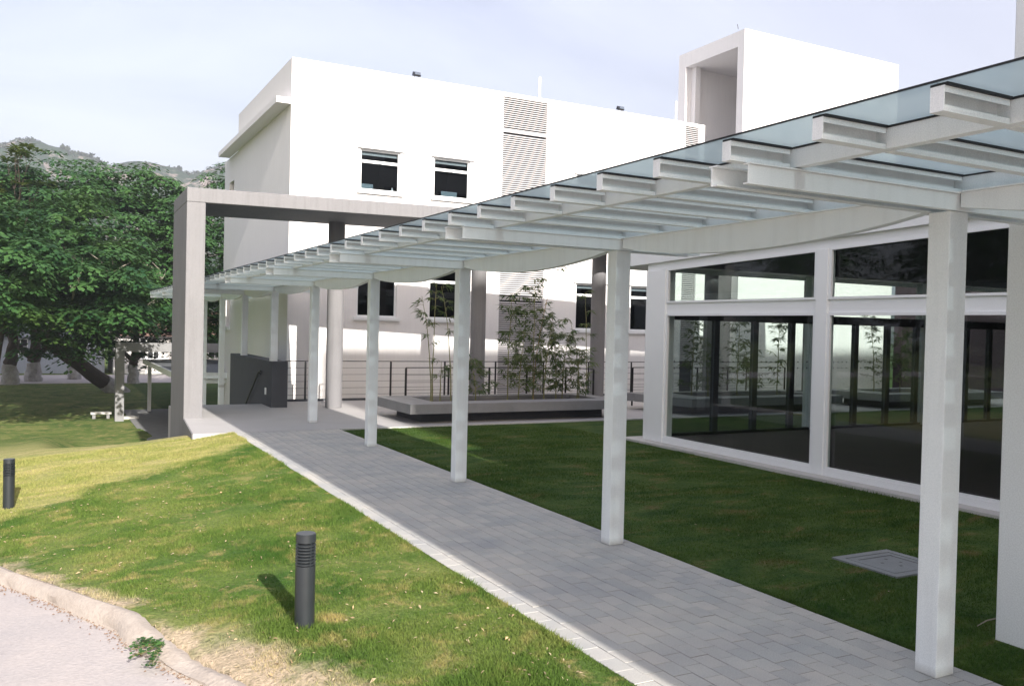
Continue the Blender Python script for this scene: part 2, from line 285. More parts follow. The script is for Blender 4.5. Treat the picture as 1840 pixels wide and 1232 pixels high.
# ------------------------------------------------------------------ mesh helpers
def world_loc(o):
    v = Vector((0, 0, 0))
    while o is not None: v += o.location; o = o.parent
    return v
class MB:
    def __init__(s): s.v = []; s.f = []
    def box(s, x0, x1, y0, y1, z0, z1):
        k = len(s.v)
        s.v += [(x0, y0, z0), (x1, y0, z0), (x1, y1, z0), (x0, y1, z0), (x0, y0, z1), (x1, y0, z1), (x1, y1, z1), (x0, y1, z1)]
        s.f += [(k, k+3, k+2, k+1), (k+4, k+5, k+6, k+7), (k, k+1, k+5, k+4), (k+1, k+2, k+6, k+5), (k+2, k+3, k+7, k+6), (k+3, k, k+4, k+7)]
        return s
    def prism(s, pts, z0, z1):          # polygon in xy (counter-clockwise) extruded in z
        k = len(s.v); n = len(pts)
        s.v += [(x, y, z0) for x, y in pts] + [(x, y, z1) for x, y in pts]
        s.f += [tuple(k + i for i in range(n))[::-1], tuple(k + n + i for i in range(n))]
        s.f += [(k+i, k+(i+1) % n, k+n+(i+1) % n, k+n+i) for i in range(n)]
        return s
    def prism_yz(s, pts, x0, x1):
        k = len(s.v); n = len(pts)
        s.v += [(x0, y, z) for y, z in pts] + [(x1, y, z) for y, z in pts]
        s.f += [tuple(k + i for i in range(n))[::-1], tuple(k + n + i for i in range(n))]
        s.f += [(k+i, k+(i+1) % n, k+n+(i+1) % n, k+n+i) for i in range(n)]
        return s
    def prism_xz(s, pts, y0, y1):
        k = len(s.v); n = len(pts)
        s.v += [(x, y0, z) for x, z in pts] + [(x, y1, z) for x, z in pts]
        s.f += [tuple(k + i for i in range(n)), tuple(k + n + i for i in range(n))[::-1]]
        s.f += [(k+i, k+n+i, k+n+(i+1) % n, k+(i+1) % n) for i in range(n)]
        return s
    def tube(s, pts, rad, n=8, cap=True):
        pts = [Vector(p) for p in pts]
        if isinstance(rad, (int, float)): rad = [rad] * len(pts)
        k0 = len(s.v); prev = None
        for i, p in enumerate(pts):
            d = (pts[min(i+1, len(pts)-1)] - pts[max(i-1, 0)]).normalized()
            if prev is None:
                a = d.orthogonal().normalized()
            else:
                a = (prev - d * prev.dot(d)).normalized()
            prev = a; b = d.cross(a)
            for j in range(n):
                t = 2 * math.pi * j / n
                s.v.append(tuple(p + (a * math.cos(t) + b * math.sin(t)) * rad[i]))
        for i in range(len(pts)-1):
            for j in range(n):
                s.f.append((k0+i*n+j, k0+i*n+(j+1) % n, k0+(i+1)*n+(j+1) % n, k0+(i+1)*n+j))
        if cap:
            s.f.append(tuple(k0+j for j in range(n))[::-1]); s.f.append(tuple(k0+(len(pts)-1)*n+j for j in range(n)))
        return s
    def lathe(s, cx, cy, prof, n=24):
        k = len(s.v)
        for r, z in prof:
            for j in range(n):
                t = 2*math.pi*j/n; s.v.append((cx+r*math.cos(t), cy+r*math.sin(t), z))
        for i in range(len(prof)-1):
            for j in range(n):
                s.f.append((k+i*n+j, k+i*n+(j+1) % n, k+(i+1)*n+(j+1) % n, k+(i+1)*n+j))
        s.f.append(tuple(k+j for j in range(n))[::-1]); s.f.append(tuple(k+(len(prof)-1)*n+j for j in range(n)))
        return s
    def build(s, name, m, parent=None, bevel=0.0, smooth=False, origin=None, kind=None):
        me = bpy.data.meshes.new(name)
        off = Vector(origin) if origin is not None else (Vector((0, 0, 0)) if parent is None else world_loc(parent))
        me.from_pydata([tuple(Vector(v) - off) for v in s.v], [], s.f); me.update()
        o = bpy.data.objects.new(name, me); col.objects.link(o)
        me.materials.append(M[m])
        if parent is not None:
            o.parent = parent; o.location = off - world_loc(parent)
        else: o.location = off
        if smooth:
            me.polygons.foreach_set('use_smooth', [True] * len(me.polygons))
            try: me.set_sharp_from_angle(angle=math.radians(40))
            except Exception: pass
        if bevel:
            bm_ = o.modifiers.new('bevel', 'BEVEL'); bm_.width = bevel; bm_.segments = 2; bm_.limit_method = 'ANGLE'
        if kind: o['kind'] = kind
        return o
def empty(name, loc): 
    o = bpy.data.objects.new(name, None); o.location = loc; col.objects.link(o); o.empty_display_size = 0.2; return o
def tag(o, label, cat, group=None):
    o['label'] = label; o['category'] = cat
    if group: o['group'] = group
    return o
def thing(name, loc, label, cat, group=None): return tag(empty(name, loc), label, cat, group)
def inst(src, parent, d=(0, 0, 0), name=None):      # same mesh again, shifted by d
    o = src.copy(); col.objects.link(o); o.parent = parent; o.location = src.location + Vector(d)
    return o
def copy_tree(o, parent=None):
    c = o.copy(); col.objects.link(c); c.parent = parent
    for ch in list(o.children): copy_tree(ch, c)
    return c
def numpy_mesh(name, V, F, m, parent=None, origin=(0, 0, 0), kind=None):
    me = bpy.data.meshes.new(name); V = np.asarray(V, dtype=np.float32) - np.array(origin, dtype=np.float32)
    F = np.asarray(F, dtype=np.int32); k = F.shape[1]
    me.vertices.add(len(V)); me.vertices.foreach_set('co', V.ravel())
    me.loops.add(F.size); me.loops.foreach_set('vertex_index', F.ravel())
    me.polygons.add(len(F)); me.polygons.foreach_set('loop_start', np.arange(len(F), dtype=np.int32) * k)
    me.polygons.foreach_set('loop_total', np.full(len(F), k, dtype=np.int32))
    me.update(calc_edges=True); me.materials.append(M[m])
    o = bpy.data.objects.new(name, me); col.objects.link(o)
    if parent is not None: o.parent = parent; o.location = Vector(origin) - world_loc(parent)
    else: o.location = origin
    if kind: o['kind'] = kind
    return o

# ------------------------------------------------------------------ terrain
def sstep(a, b, x): 
    t = np.clip((x - a) / (b - a), 0, 1); return t * t * (3 - 2 * t)
def curb_x(y):       # east edge of the sandy path
    return np.interp(y, [-30, 2.0, 4.0, 5.56, 6.28, 6.87, 7.53, 8.3, 8.97, 9.6, 10.4, 12, 30], [3.0, 2.2, 1.42, 0.86, 0.62, 0.46, 0.20, -0.08, -0.36, -0.55, -1.0, -2.6, -24])
_bump = RNG.normal(size=(64, 64))
def vnoise(x, y, s):
    u, v = x / s, y / s; i, j = np.floor(u).astype(int), np.floor(v).astype(int); fu, fv = u - i, v - j
    fu = fu * fu * (3 - 2 * fu); fv = fv * fv * (3 - 2 * fv)
    g = lambda a, b: _bump[a % 64, b % 64]
    return (g(i, j) * (1-fu) + g(i+1, j) * fu) * (1-fv) + (g(i, j+1) * (1-fu) + g(i+1, j+1) * fu) * fv
def ground_z(x, y):
    x = np.asarray(x, float); y = np.asarray(y, float)
    w = np.clip(3.1 - x, 0, 4)
    z = -0.11 * w * sstep(5, 13, y)
    zl = z - np.clip((y - 17.5) * 0.10 * sstep(17.5, 21, y), 0, 9)
    zr = z - np.clip((y - 16.8) * 0.055, 0, 0.12) - 2.2 * sstep(18.0, 25.0, y)
    m = sstep(-0.3, 1.6, x)
    zz_ = zl * (1 - m) + zr * m
    zz_ = np.maximum(zz_, -2.4)
    zz_ = np.where(y > 34, -2.4 + (zz_ + 2.4) * (1 - sstep(34, 42, y)), zz_)
    # gentle unevenness, none next to the walk
    amp = np.clip((3.0 - x) * 0.6, 0, 1) * np.clip((x + 300) / 10, 0, 1)
    zz_ = zz_ + amp * (vnoise(x, y, 2.3) * 0.022 + vnoise(x + 9, y, 0.7) * 0.007)
    dcurb = x - curb_x(y)
    zz_ = zz_ - 0.085 * (1 - sstep(0.02, 0.6, dcurb)) * (1 - sstep(5.9, 6.7, y)) * (x < 3.0)
    rt = (x > 5.15)
    zz_ = np.where(rt & (y < 17.1), -0.012 + vnoise(x, y, 1.1) * 0.004, zz_)
    zz_ = np.where((x >= 2.40) & (x <= 5.15) & (y < 17.1) & (x >= 3.10), -0.05, zz_)
    # west of the curb the ground drops below the path sheet
    cxx = curb_x(y)
    zz_ = np.where((x < cxx + 0.10) & (y < 30), np.minimum(zz_ - 0.16, -0.22 - 0.05 * 0), zz_)
    zz_ = np.where((x > 2.40 + (y - 17.08) * 0.05) & (y > 17.08) & ((x > 2.62) | (y > 17.3)), -2.4, zz_)
    return zz_
xs = np.unique(np.round(np.concatenate([np.array([-1300, -700, -350, -180, -100, -60, -40, -28]), np.arange(-20, -4, 1.0), np.arange(-4, -1.2, 0.12), np.arange(-1.2, 2.4, 0.06),
    [2.399, 2.41, 2.6, 2.8, 3.0, 3.095, 3.105], np.arange(3.3, 5.1, 0.4), [5.145, 5.155], np.arange(5.4, 10.2, 0.4), np.arange(10.2, 24, 1.0), np.array([28, 36, 50, 80, 140, 300, 700, 1300])]), 4))
ys = np.unique(np.round(np.concatenate([np.array([-1300, -700, -300, -100, -50, -25, -12, -5, 0, 2]), np.arange(3, 11, 0.07), np.arange(11, 17.0, 0.14), [17.07, 17.09], np.arange(17.2, 27, 0.25),
    np.arange(27, 46, 1.0), np.arange(46, 100, 4.0), np.array([120, 160, 220, 300, 500, 900, 1300])]), 4))
GX, GY = np.meshgrid(xs, ys, indexing='ij'); GZ = ground_z(GX, GY)
V = np.stack([GX, GY, GZ], -1).reshape(-1, 3); nx, ny = len(xs), len(ys)
ii, jj = np.meshgrid(np.arange(nx-1), np.arange(ny-1), indexing='ij'); a0 = (ii * ny + jj).ravel()
F = np.stack([a0, a0 + ny, a0 + ny + 1, a0 + 1], -1)
lawn = numpy_mesh('ground', V, F, 'lawn', kind='structure')
lawn.data.polygons.foreach_set('use_smooth', [True] * len(lawn.data.polygons))

# sandy path on the left, at camera's feet
yy = np.concatenate([np.arange(-14, 3, 1.0), np.arange(3, 12.4, 0.08), np.arange(12.5, 30, 1.0)])
Vp = []; Fp = []
for i, y in enumerate(yy):
    e = float(curb_x(y)) + (0.02 * math.sin(y * 9) + 0.012 * math.sin(y * 23) if y > 3 else 0)
    for j in range(15):
        x = e - (j / 14.0) ** 1.5 * 9.0
        z0 = -0.125 - 0.11 * min(4, max(0, 3.1 - x)) * float(sstep(5, 13, np.array(y))) * 0.9
        Vp.append((x, y, z0 + 0.006 * float(vnoise(np.array(x), np.array(y), 0.8))))
    if i:
        for j in range(14):
            a = (i-1)*15+j; Fp.append((a, a+15, a+16, a+1))
pth = numpy_mesh('path', np.array(Vp), np.array(Fp), 'path', kind='structure')
pth.data.polygons.foreach_set('use_smooth', [True] * len(pth.data.polygons))
# broken curb
mb = MB(); k = 0
cys = np.arange(2.6, 10.2, 0.05)
for i, y in enumerate(cys):
    vn = lambda q, sc: float(vnoise(np.array(y), np.array(q), sc))
    e = float(curb_x(y)) + 0.02 * vn(3.3, 0.5); n1_ = vn(3.3, 0.45); n2_ = vn(8.1, 0.22); n3_ = vn(1.7, 1.1)
    wdt = 0.075 + 0.035 * n3_; zt = -0.035 + 0.016 * n1_ + 0.005 * n2_
    gz = float(ground_z(np.array(e + wdt + 0.12), np.array(y)))
    base = -0.125 - 0.11 * min(4, max(0, 3.1 - e)) * float(sstep(5, 13, np.array(y))) * 0.9
    zt = min(zt, gz + 0.012) - 0.03 * float(1 - sstep(5.9, 6.7, np.array(y)))
    prof = [(-0.055, base - 0.02), (-0.028 + 0.012 * n2_, base + 0.012), (-0.012 + 0.012 * n1_, base * 0.45 + zt * 0.55), (0.02 + 0.012 * n3_, zt - 0.012), (0.06, zt + 0.003 * n2_), (wdt * 0.75, zt + 0.004), (wdt + 0.04, zt - 0.02), (wdt + 0.06, zt - 0.1)]
    for px_, pz in prof: mb.v.append((e + px_ + 0.0012 * random.uniform(-1, 1), y, pz + 0.0012 * random.uniform(-1, 1)))
    if i:
        for j in range(7): mb.f.append((k-8+j, k+j, k+j+1, k-7+j))
    k += 8
curb = mb.build('curb', 'curb', smooth=True, kind='structure')

# paved walk: joint bed, then pavers in courses along the walk
MB().box(3.10, 5.15, -10, 17.04, -0.045, -0.0035).build('walk', 'joint', kind='structure')
walk = bpy.data.objects['walk']
PW, PL = 2.05 / 14, 0.2
def paver_mesh(w, l):
    g_ = 0.0028; b_ = 0.0015
    m_ = MB(); x0, x1, y0, y1 = g_, w-g_, g_, l-g_
    m_.v = [(x0, y0, -0.03), (x1, y0, -0.03), (x1, y1, -0.03), (x0, y1, -0.03), (x0, y0, -b_), (x1, y0, -b_), (x1, y1, -b_), (x0, y1, -b_),
            (x0+b_, y0+b_, 0), (x1-b_, y0+b_, 0), (x1-b_, y1-b_, 0), (x0+b_, y1-b_, 0)]
    m_.f = [(0, 1, 5, 4), (1, 2, 6, 5), (2, 3, 7, 6), (3, 0, 4, 7), (4, 5, 9, 8), (5, 6, 10, 9), (6, 7, 11, 10), (7, 4, 8, 11), (8, 9, 10, 11)]
    return m_
pm = paver_mesh(PW, PL); pme = bpy.data.meshes.new('paver'); pme.from_pydata(pm.v, [], pm.f); pme.materials.append(M['paver'])
far = MB(); cnt = 0
for i in range(14):
    y = -1.0 - (PL / 2 if i % 2 else 0)
    while y < 17.0:
        x = 3.10 + i * PW; yl = min(PL, 17.03 - y)
        visible = y > 2.4
        if visible and y < 6.55 and cnt < 300 and yl > 0.15:
            o = bpy.data.objects.new('paver', pme); col.objects.link(o); o.parent = walk
            o.location = (x, y, random.uniform(-0.0015, 0.0015)); o.rotation_euler = (random.uniform(-0.004, 0.004), random.uniform(-0.004, 0.004), 0); cnt += 1
        else:
            q = paver_mesh(PW, yl); k = len(far.v); dz = random.uniform(-0.001, 0.001)
            far.v += [(a + x, b_ + y, c + dz) for a, b_, c in q.v]; far.f += [tuple(k + t for t in f_) for f_ in q.f]
        y += PL
m2 = M['paver'].copy(); m2.name = 'concrete_paver_far'
_n = m2.node_tree
for lk in list(_n.links):
    if lk.from_node.type == 'OBJECT_INFO':
        ts = lk.to_socket; _n.links.remove(lk); wnn = [q for q in _n.nodes if q.type == 'TEX_WHITE_NOISE'][0]; _n.links.new(wnn.outputs['Value'], ts)
M['paver_far'] = m2
fp = far.build('paving', 'paver_far', walk, kind='stuff')

# terrace in front of the white building
tz = MB(); tz.prism([(2.37, 17.04), (5.0, 17.04), (5.0, 22.9), (2.60, 22.9), (2.57, 19.8)], -2.7, 0.0).build('terrace_left', 'terrace', kind='structure')
MB().prism([(2.345, 17.03), (2.368, 17.03), (2.568, 19.79), (2.545, 19.79)], -2.7, -0.003).build('retaining_wall', 'concrete', kind='structure')
MB().box(5.002, 34, 17.042, 23.5, -2.7, 0.0).build('terrace', 'terrace', kind='structure')
MB().box(5.15, 34, 16.95, 17.036, -0.1, 0.012).build('terrace_kerb', 'kerb', kind='structure')
MB().box(5.35, 34, 23.36, 23.495, 0.002, 0.055).build('terrace_back_kerb', 'darkconc', kind='structure')
# stair going down behind the dark wall
st = thing('stairs', (3.9, 22.9, 0), 'concrete stair dropping from the terrace behind the dark wall', 'stairs')
for i in range(14):
    MB().box(3.0, 4.82, 22.905 + i * 0.30, 23.20 + i * 0.30, -2.7, -0.17 * (i + 1)).build('step', 'terrace', st)
# lower paving
MB().box(3.2, 9, 30, 47, -2.44, -2.37).build('lower_path', 'concrete2', kind='structure')
MB().box(-80, 60, 67, 77, -2.44, -2.38).build('gravel_path', 'path', kind='structure')

# ------------------------------------------------------------------ glass-roofed walkway
PX = 4.94
PY = [-7.4, -3.75, -0.1, 3.56, 7.12, 10.80, 14.49, 18.30, 22.05, 25.8, 29.5, 33.2]
can = thing('walkway_canopy', (PX, 3.56, 0), 'long white steel canopy with frosted glass roof over the paved walk', 'canopy')
ZB, ZT = 2.88, 2.99            # cross beams
ZP = 3.095                     # purlin top
post0 = MB().box(PX - 0.085, PX + 0.085, 3.56 - 0.075, 3.56 + 0.075, 0.0, ZB).build('post', 'metal', can, bevel=0.006)
postL = MB().box(PX - 0.085, PX + 0.085, 3.56 - 0.075, 3.56 + 0.075, -2.4, ZB).build('post', 'metal', can, bevel=0.006); postL.location.y += PY[9] - 3.56
for i, y in enumerate(PY):
    if i in (3, 9): continue
    inst(postL if i >= 9 else post0, can, (0, y - (PY[9] if i >= 9 else 3.56), 0))
def cross_beam(y):
    m_ = MB()
    # front channel: flat web outward, flanges inward; rear channel the same mirrored
    for s_, yw in ((1, y - 0.10), (-1, y + 0.10)):
        m_.box(3.20 if s_ > 0 else 3.12, 5.86, min(yw, yw + s_*0.008), max(yw, yw + s_*0.008), ZB, ZT - 0.009)
        m_.box(3.20 if s_ > 0 else 3.12, 5.86, yw - (0.018 if s_ > 0 else 0.045), yw + (0.045 if s_ > 0 else 0.018), ZT - 0.008, ZT)
        m_.box(3.205 if s_ > 0 else 3.125, 5.855, min(yw + s_*0.009, yw + s_*0.045), max(yw + s_*0.009, yw + s_*0.045), ZB + 0.001, ZB + 0.009)
    return m_
cb0 = cross_beam(3.56).build('cross_beam', 'metal', can)
for y in PY:
    if y != 3.56: inst(cb0, can, (0, y - 3.56, 0))
# haunched beams between the posts
for i in range(len(PY) - 1):
    y0, y1 = PY[i] + 0.11, PY[i+1] - 0.11; pts = [(y0, ZT - 0.004), (y0, ZB + 0.02)]
    n = 14
    for k in range(n + 1):
        t = k / n; pts.append((y0 + 0.06 + (y1 - y0 - 0.12) * t, ZB + 0.01 - 0.125 * math.sin(math.pi * t) ** 0.8))
    pts += [(y1, ZB + 0.02), (y1, ZT - 0.004)]
    MB().prism_yz(pts[::-1], PX - 0.04, PX + 0.04).build('haunched_beam', 'metal', can)
    MB().box(PX - 0.075, PX + 0.075, y0, y1, ZT - 0.003, ZT + 0.004).build('beam_flange', 'metal', can)
# long channels on top
Y0, Y1 = PY[0] - 0.6, PY[-1] + 0.3
XL = 3.1; XR = 5.95
def channel_y(x, s_):     # long channel, web at x, flanges towards s_
    return MB().box(min(x, x+s_*0.007), max(x, x+s_*0.007), Y0, Y1, ZT + 0.006, ZP).box(min(x+s_*0.008, x+s_*0.06), max(x+s_*0.008, x+s_*0.06), Y0, Y1, ZP - 0.008, ZP).box(min(x+s_*0.008, x+s_*0.06), max(x+s_*0.008, x+s_*0.06), Y0, Y1, ZT + 0.006, ZT + 0.014)
channel_y(3.52, 1).build('edge_channel', 'metal', can)
channel_y(PX + 0.02, 1).build('edge_channel', 'metal', can)
channel_y(5.62, 1).build('edge_channel', 'metal', can)
# purlins: C sections open towards the south, in three runs between the long channels
def purlin(x0, x1, cap):
    m_ = MB(); f_ = 0.055
    m_.box(x0, x1, 0.0, 0.006, ZT + 0.004, ZP)                         # web
    m_.box(x0, x1, -f_, -0.001, ZP - 0.008, ZP - 0.0005)               # top flange
    m_.box(x0, x1, -f_, -0.001, ZT + 0.004, ZT + 0.012)                # bottom flange
    m_.box(x0, x1, -f_, -f_ + 0.004, ZP - 0.026, ZP - 0.0085)
    m_.box(x0, x1, -f_, -f_ + 0.004, ZT + 0.0125, ZT + 0.028)
    if cap: m_.box(x0 - 0.006, x0 - 0.0005, -f_, 0.006, ZT + 0.004, ZP)
    return m_
pyl = []
for i in range(len(PY) - 1):
    for k in range(6): pyl.append(PY[i] - 0.02 + (PY[i+1] - PY[i]) * k / 6)
pyl.append(PY[-1] - 0.02)
runs = [(XL, 3.515, True), (3.585, PX + 0.016, False), (5.03, 5.615, False)]
protos = []
for x0, x1, c in runs:
    o = purlin(x0, x1, c).build('purlin', 'metal', can, origin=(x0, 0, 0)); o.location.y = pyl[0] - 3.56
    g_ = MB().box(x0 + 0.0, x1, -0.066, 0.012, ZP + 0.0003, ZP + 0.012).build('gasket', 'gasket', o, origin=(x0, pyl[0], 0))
    # keep gasket geometry local to purlin
    g_.location = (0, 0, 0); 
    me = g_.data
    for v in me.vertices: v.co.y += pyl[0]
    protos.append(o)
for y in pyl[1:]:
    for o in protos:
        c = copy_tree(o, can); c.location.y = y - 3.56
# gaskets along the long channels, and glass
for x in (3.515, PX + 0.015, 5.615):
    MB().box(x, x + 0.075, Y0, Y1, ZP + 0.0004, ZP + 0.0105).build('gasket', 'gasket', can)
for i in range(len(pyl) - 1):
    a, b_ = pyl[i] - 0.02, pyl[i+1] - 0.026
    MB().box(XL - 0.015, XR, a, b_, ZP + 0.0125, ZP + 0.0245).build('glass_panel', 'glass_can', can)
MB().box(XL - 0.019, XL - 0.016, Y0 + 0.3, Y1 - 0.3, ZP + 0.014, ZP + 0.023).build('edge_strip', 'gasket', can)

# ------------------------------------------------------------------ concrete portal over the terrace
def rot_y(x): return -(x - 2.55) * 0.105
pt = thing('concrete_portal', (2.7, 19.8, 0), 'large grey concrete portal frame spanning over the covered walk', 'portal frame')
MB().prism([(2.55, 19.8), (2.93, 19.76), (2.98, 22.28), (2.58, 22.32)], -2.7, 4.64).build('side_wall', 'concrete', pt, bevel=0.015)
MB().prism([(2.55, 19.8), (24, 19.8 + rot_y(24)), (24, 22.32 + rot_y(24)), (2.58, 22.32)], 4.642, 4.95).build('top_slab', 'concrete', pt, bevel=0.015)
for x in (6.33, 10.14, 13.75, 17.55, 21.3):
    yc = 21.85 + rot_y(x) * 0.9
    MB().tube([(x, yc, 0.002), (x, yc, 4.638)], 0.205, 28).build('round_column', 'concrete', pt, smooth=True)
lampo = MB().box(6.28, 6.40, 21.30, 21.42, 2.93, 2.99).box(6.33, 6.35, 21.42, 21.5, 2.94, 2.98).build('wall_lamp', 'black')
tag(lampo, 'small black lamp fixed high on the nearest round column', 'lamp')

# dark stair wall
dw = thing('stair_wall', (5.1, 21.9, 0), 'dark grey rendered wall beside the stair with a black handrail', 'wall')
MB().prism([(4.845, 21.8), (5.24, 21.77), (5.30, 27.4), (4.845, 27.4)], -2.7, 1.14).build('wall_body', 'darkconc', dw, bevel=0.01)
hr = MB().tube([(4.78, 22.75, 0.85), (4.78, 23.0, 0.82), (4.78, 27.0, -1.6)], 0.022, 8)
hr.tube([(4.845, 23.0, 0.74), (4.78, 23.0, 0.80)], 0.01, 6).tube([(4.845, 24.6, -0.2), (4.78, 24.6, -0.15)], 0.01, 6)
hr.build('handrail', 'black', dw, smooth=True)
MB().box(4.83, 4.844, 22.35, 22.50, 0.28, 0.45).build('switch_box', 'trim', dw)

# ------------------------------------------------------------------ railings
def railing(name, pts, posts, top, label, nw=5):
    t = thing(name, (pts[0][0], pts[0][1], 0), label, 'railing')
    MB().tube([(x, y, top) for x, y in pts], 0.012, 6).build('top_rail', 'black', t)
    for k in range(nw):
        z = 0.12 + (top - 0.12) * (k + 0.25) / (nw + 0.25)
        MB().tube([(x, y, z) for x, y in pts], 0.0055, 5).build('wire', 'wire', t)
    for x, y in posts:
        MB().box(x - 0.008, x + 0.008, y - 0.03, y + 0.03, 0.0, top).box(x - 0.026, x + 0.026, y - 0.006, y + 0.006, 0.0, top - 0.02).build('post', 'black', t)
railing('terrace_railing', [(5.36, 23.43), (6.18, 23.43)], [(6.11, 23.43)], 1.08, 'short black wire railing between dark stair wall and round column')
railing('terrace_railing', [(6.88, 23.43), (23.3, 23.43)], [(6.88 + 1.66 * i, 23.43) for i in range(10)], 1.08, 'long black wire railing along the back edge of the terrace')
railing('planter_railing', [(7.72, 20.1), (12.3, 20.1), (12.6, 19.2)], [(7.72, 20.1), (8.86, 20.1), (10.0, 20.1), (11.1, 20.1), (12.3, 20.1), (12.6, 19.2)], 1.07, 'lower black wire railing right behind the nearer bench planter')
railing('planter_railing', [(14.5, 20.1), (20.3, 20.1)], [(14.5 + 1.16 * i, 20.1) for i in range(6)], 1.07, 'black wire railing behind the second planter, seen through the pavilion glass')

# ------------------------------------------------------------------ bench planters
def planter(x0, x1, y0, y1, label, skew=0.0):
    t = thing('bench_planter', (x0, y0, 0), label, 'planter', 'concrete bench planters on the terrace')
    zt, zb = 0.43, 0.215
    ox0, ox1, oy0, oy1 = x0 + 0.75, x1 - 0.45, y0 + 0.62, y1 - 0.35
    m_ = MB(); s = skew
    m_.prism([(x0, y0), (x1, y0), (x1, oy0), (x0 - s * .3, oy0)], zb, zt)
    m_.prism([(x0 - s * .7, oy1), (x1, oy1), (x1, y1), (x0 - s, y1)], zb, zt)
    m_.prism([(x0 - s * .3, oy0 + .001), (ox0, oy0 + .001), (ox0, oy1 - .001), (x0 - s * .7, oy1 - .001)], zb, zt)
    m_.prism([(ox1, oy0 + .001), (x1, oy0 + .001), (x1, oy1 - .001), (ox1, oy1 - .001)], zb, zt)
    m_.build('seat_slab', 'concrete2', t, bevel=0.006)
    MB().box(x0 + 0.42, x1 - 0.42, y0 + 0.42, y1 - 0.3, 0.001, zb - 0.001).build('base', 'darkconc', t)
    MB().box(ox0, ox1, oy0, oy1, zb, 0.33).build('soil', 'soil', t)
    return t
planter(6.78, 12.35, 17.35, 19.6, 'long grey concrete bench planter nearest the walk, bamboo growing in it')
planter(14.25, 19.6, 17.2, 19.5, 'second concrete bench planter, its left end showing beside the pavilion corner', 0.55)
planter(21.5, 27, 17.2, 19.5, 'third concrete bench planter, seen only through the pavilion glass', 0.5)

# ------------------------------------------------------------------ bamboo
def bamboo(x, y, h, lean, nleaf, label, dry=False, top_only=False, z0=0.33, seed=0, spread=0.5):
    r = random.Random(seed)
    t = thing('bamboo_plant', (x, y, z0), label, 'bamboo', 'bamboo plants in the bench planters')
    lx, ly = lean
    P_ = [(x + lx * s * s + 0.01 * r.uniform(-1, 1), y + ly * s * s, z0 + h * s) for s in [i / 9 for i in range(10)]]
    m_ = MB().tube(P_, [0.017 * (1 - 0.72 * i / 9) for i in range(10)], 7)
    for i in range(1, 9): 
        p = Vector(P_[i]); m_.tube([p - Vector((0, 0, 0.006)), p + Vector((0, 0, 0.006))], 0.0215 * (1 - 0.72 * i / 9), 7)
    m_.build('culm', 'culmdry' if dry else 'culm', t, smooth=True)
    fo = MB(); br = MB()
    n_br = max(6, nleaf // (15 if top_only else 8))
    for b_ in range(n_br):
        s = r.uniform(0.5 if top_only else 0.12, 1.0); i = min(8, int(s * 9)); f_ = s * 9 - i
        p = Vector(P_[i]).lerp(Vector(P_[i+1]), f_)
        an = r.uniform(0, 2*math.pi); ln = r.uniform(0.18, spread) * (1.15 - 0.5 * s)
        d = Vector((math.cos(an), math.sin(an), r.uniform(0.3, 1.1))).normalized()
        q = p + d * ln * 0.6; e = q + (d + Vector((0, 0, -0.5))).normalized() * ln * 0.5
        br.tube([p, q, e], [0.005, 0.0035, 0.002], 4, cap=False)
        for l in range(12):
            u = r.uniform(0.25, 1.0); base = p.lerp(q, u*2) if u < .5 else q.lerp(e, u*2 - 1)
            a2 = an + r.uniform(-1.4, 1.4); ll = r.uniform(0.11, 0.21); w = ll * 0.10
            ld = Vector((math.cos(a2), math.sin(a2), r.uniform(-0.9, 0.35))).normalized()
            sd = ld.cross(Vector((r.uniform(-.6, .6), r.uniform(-.6, .6), 1))).normalized() * w
            k = len(fo.v); tip = base + ld * ll - Vector((0, 0, 0.02)); md = base + ld * ll * 0.4
            fo.v += [tuple(base), tuple(md + sd), tuple(tip), tuple(md - sd)]; fo.f.append((k, k+1, k+2, k+3))
    br.build('branches', 'culm', t, kind='stuff')
    fo.build('foliage', 'bleaf', t, kind='stuff')
    return t
bl = [
 (7.72, 18.50, 2.45, (-0.22, 0.1), 150, 'sparse bamboo cane leaning left at the planter\'s left end', True),
 (7.80, 18.62, 2.75, (0.05, 0.0), 110, 'tallest straight bare bamboo cane of the left clump', True),
 (7.93, 18.45, 0.95, (0.02, 0.0), 70, 'short bamboo shoot between the tall left canes', True),
 (8.25, 18.55, 2.70, (-0.26, 0.1), 110, 'bare bamboo cane standing apart, right of the left clump', True),
 (8.95, 18.7, 1.05, (-0.1, 0.1), 330, 'low bushy bamboo just left of the middle canopy post', False),
 (9.75, 18.6, 2.6, (0.12, 0.1), 420, 'tall leafy bamboo left of the wall louvre, arching at its top', False),
 (9.95, 18.4, 1.7, (0.15, 0.0), 330, 'medium bamboo at the foot of the tall leafy one', False),
 (10.45, 18.6, 2.9, (0.05, 0.1), 560, 'dense tall bamboo in front of the wall louvre', False),
 (10.62, 18.35, 1.9, (0.20, 0.0), 380, 'mid height bamboo crowding in front of the louvre', False),
 (10.55, 18.75, 3.2, (0.55, 0.0), 60, 'single long dry orange cane leaning right across the louvre', False),
 (11.05, 18.5, 2.1, (-0.1, 0.1), 480, 'bushy dark bamboo at the louvre\'s right edge', False),
 (11.35, 18.7, 1.6, (0.2, 0.1), 300, 'short bamboo right of the louvre with drooping leaves', False),
 (11.7, 18.55, 1.25, (0.12, 0.1), 260, 'low twiggy bamboo left of the right round column', False),
 (11.95 - 0.1, 18.7, 2.0, (-0.25, 0.1), 150, 'thin bamboo leaning left beside the right round column', False),
]
for i, (x, y, h, ln, nl, lb, to) in enumerate(bl):
    bamboo(x, y, h, ln, nl, lb, dry=('dry' in lb), top_only=to, seed=i + 1, spread=0.32 if to else 0.5)
t_ = bamboo(12.75, 19.75, 3.1, (-0.12, 0.0), 190, 'slim tall bamboo rising in front of the right round column', seed=31, z0=0.0, spread=0.35)
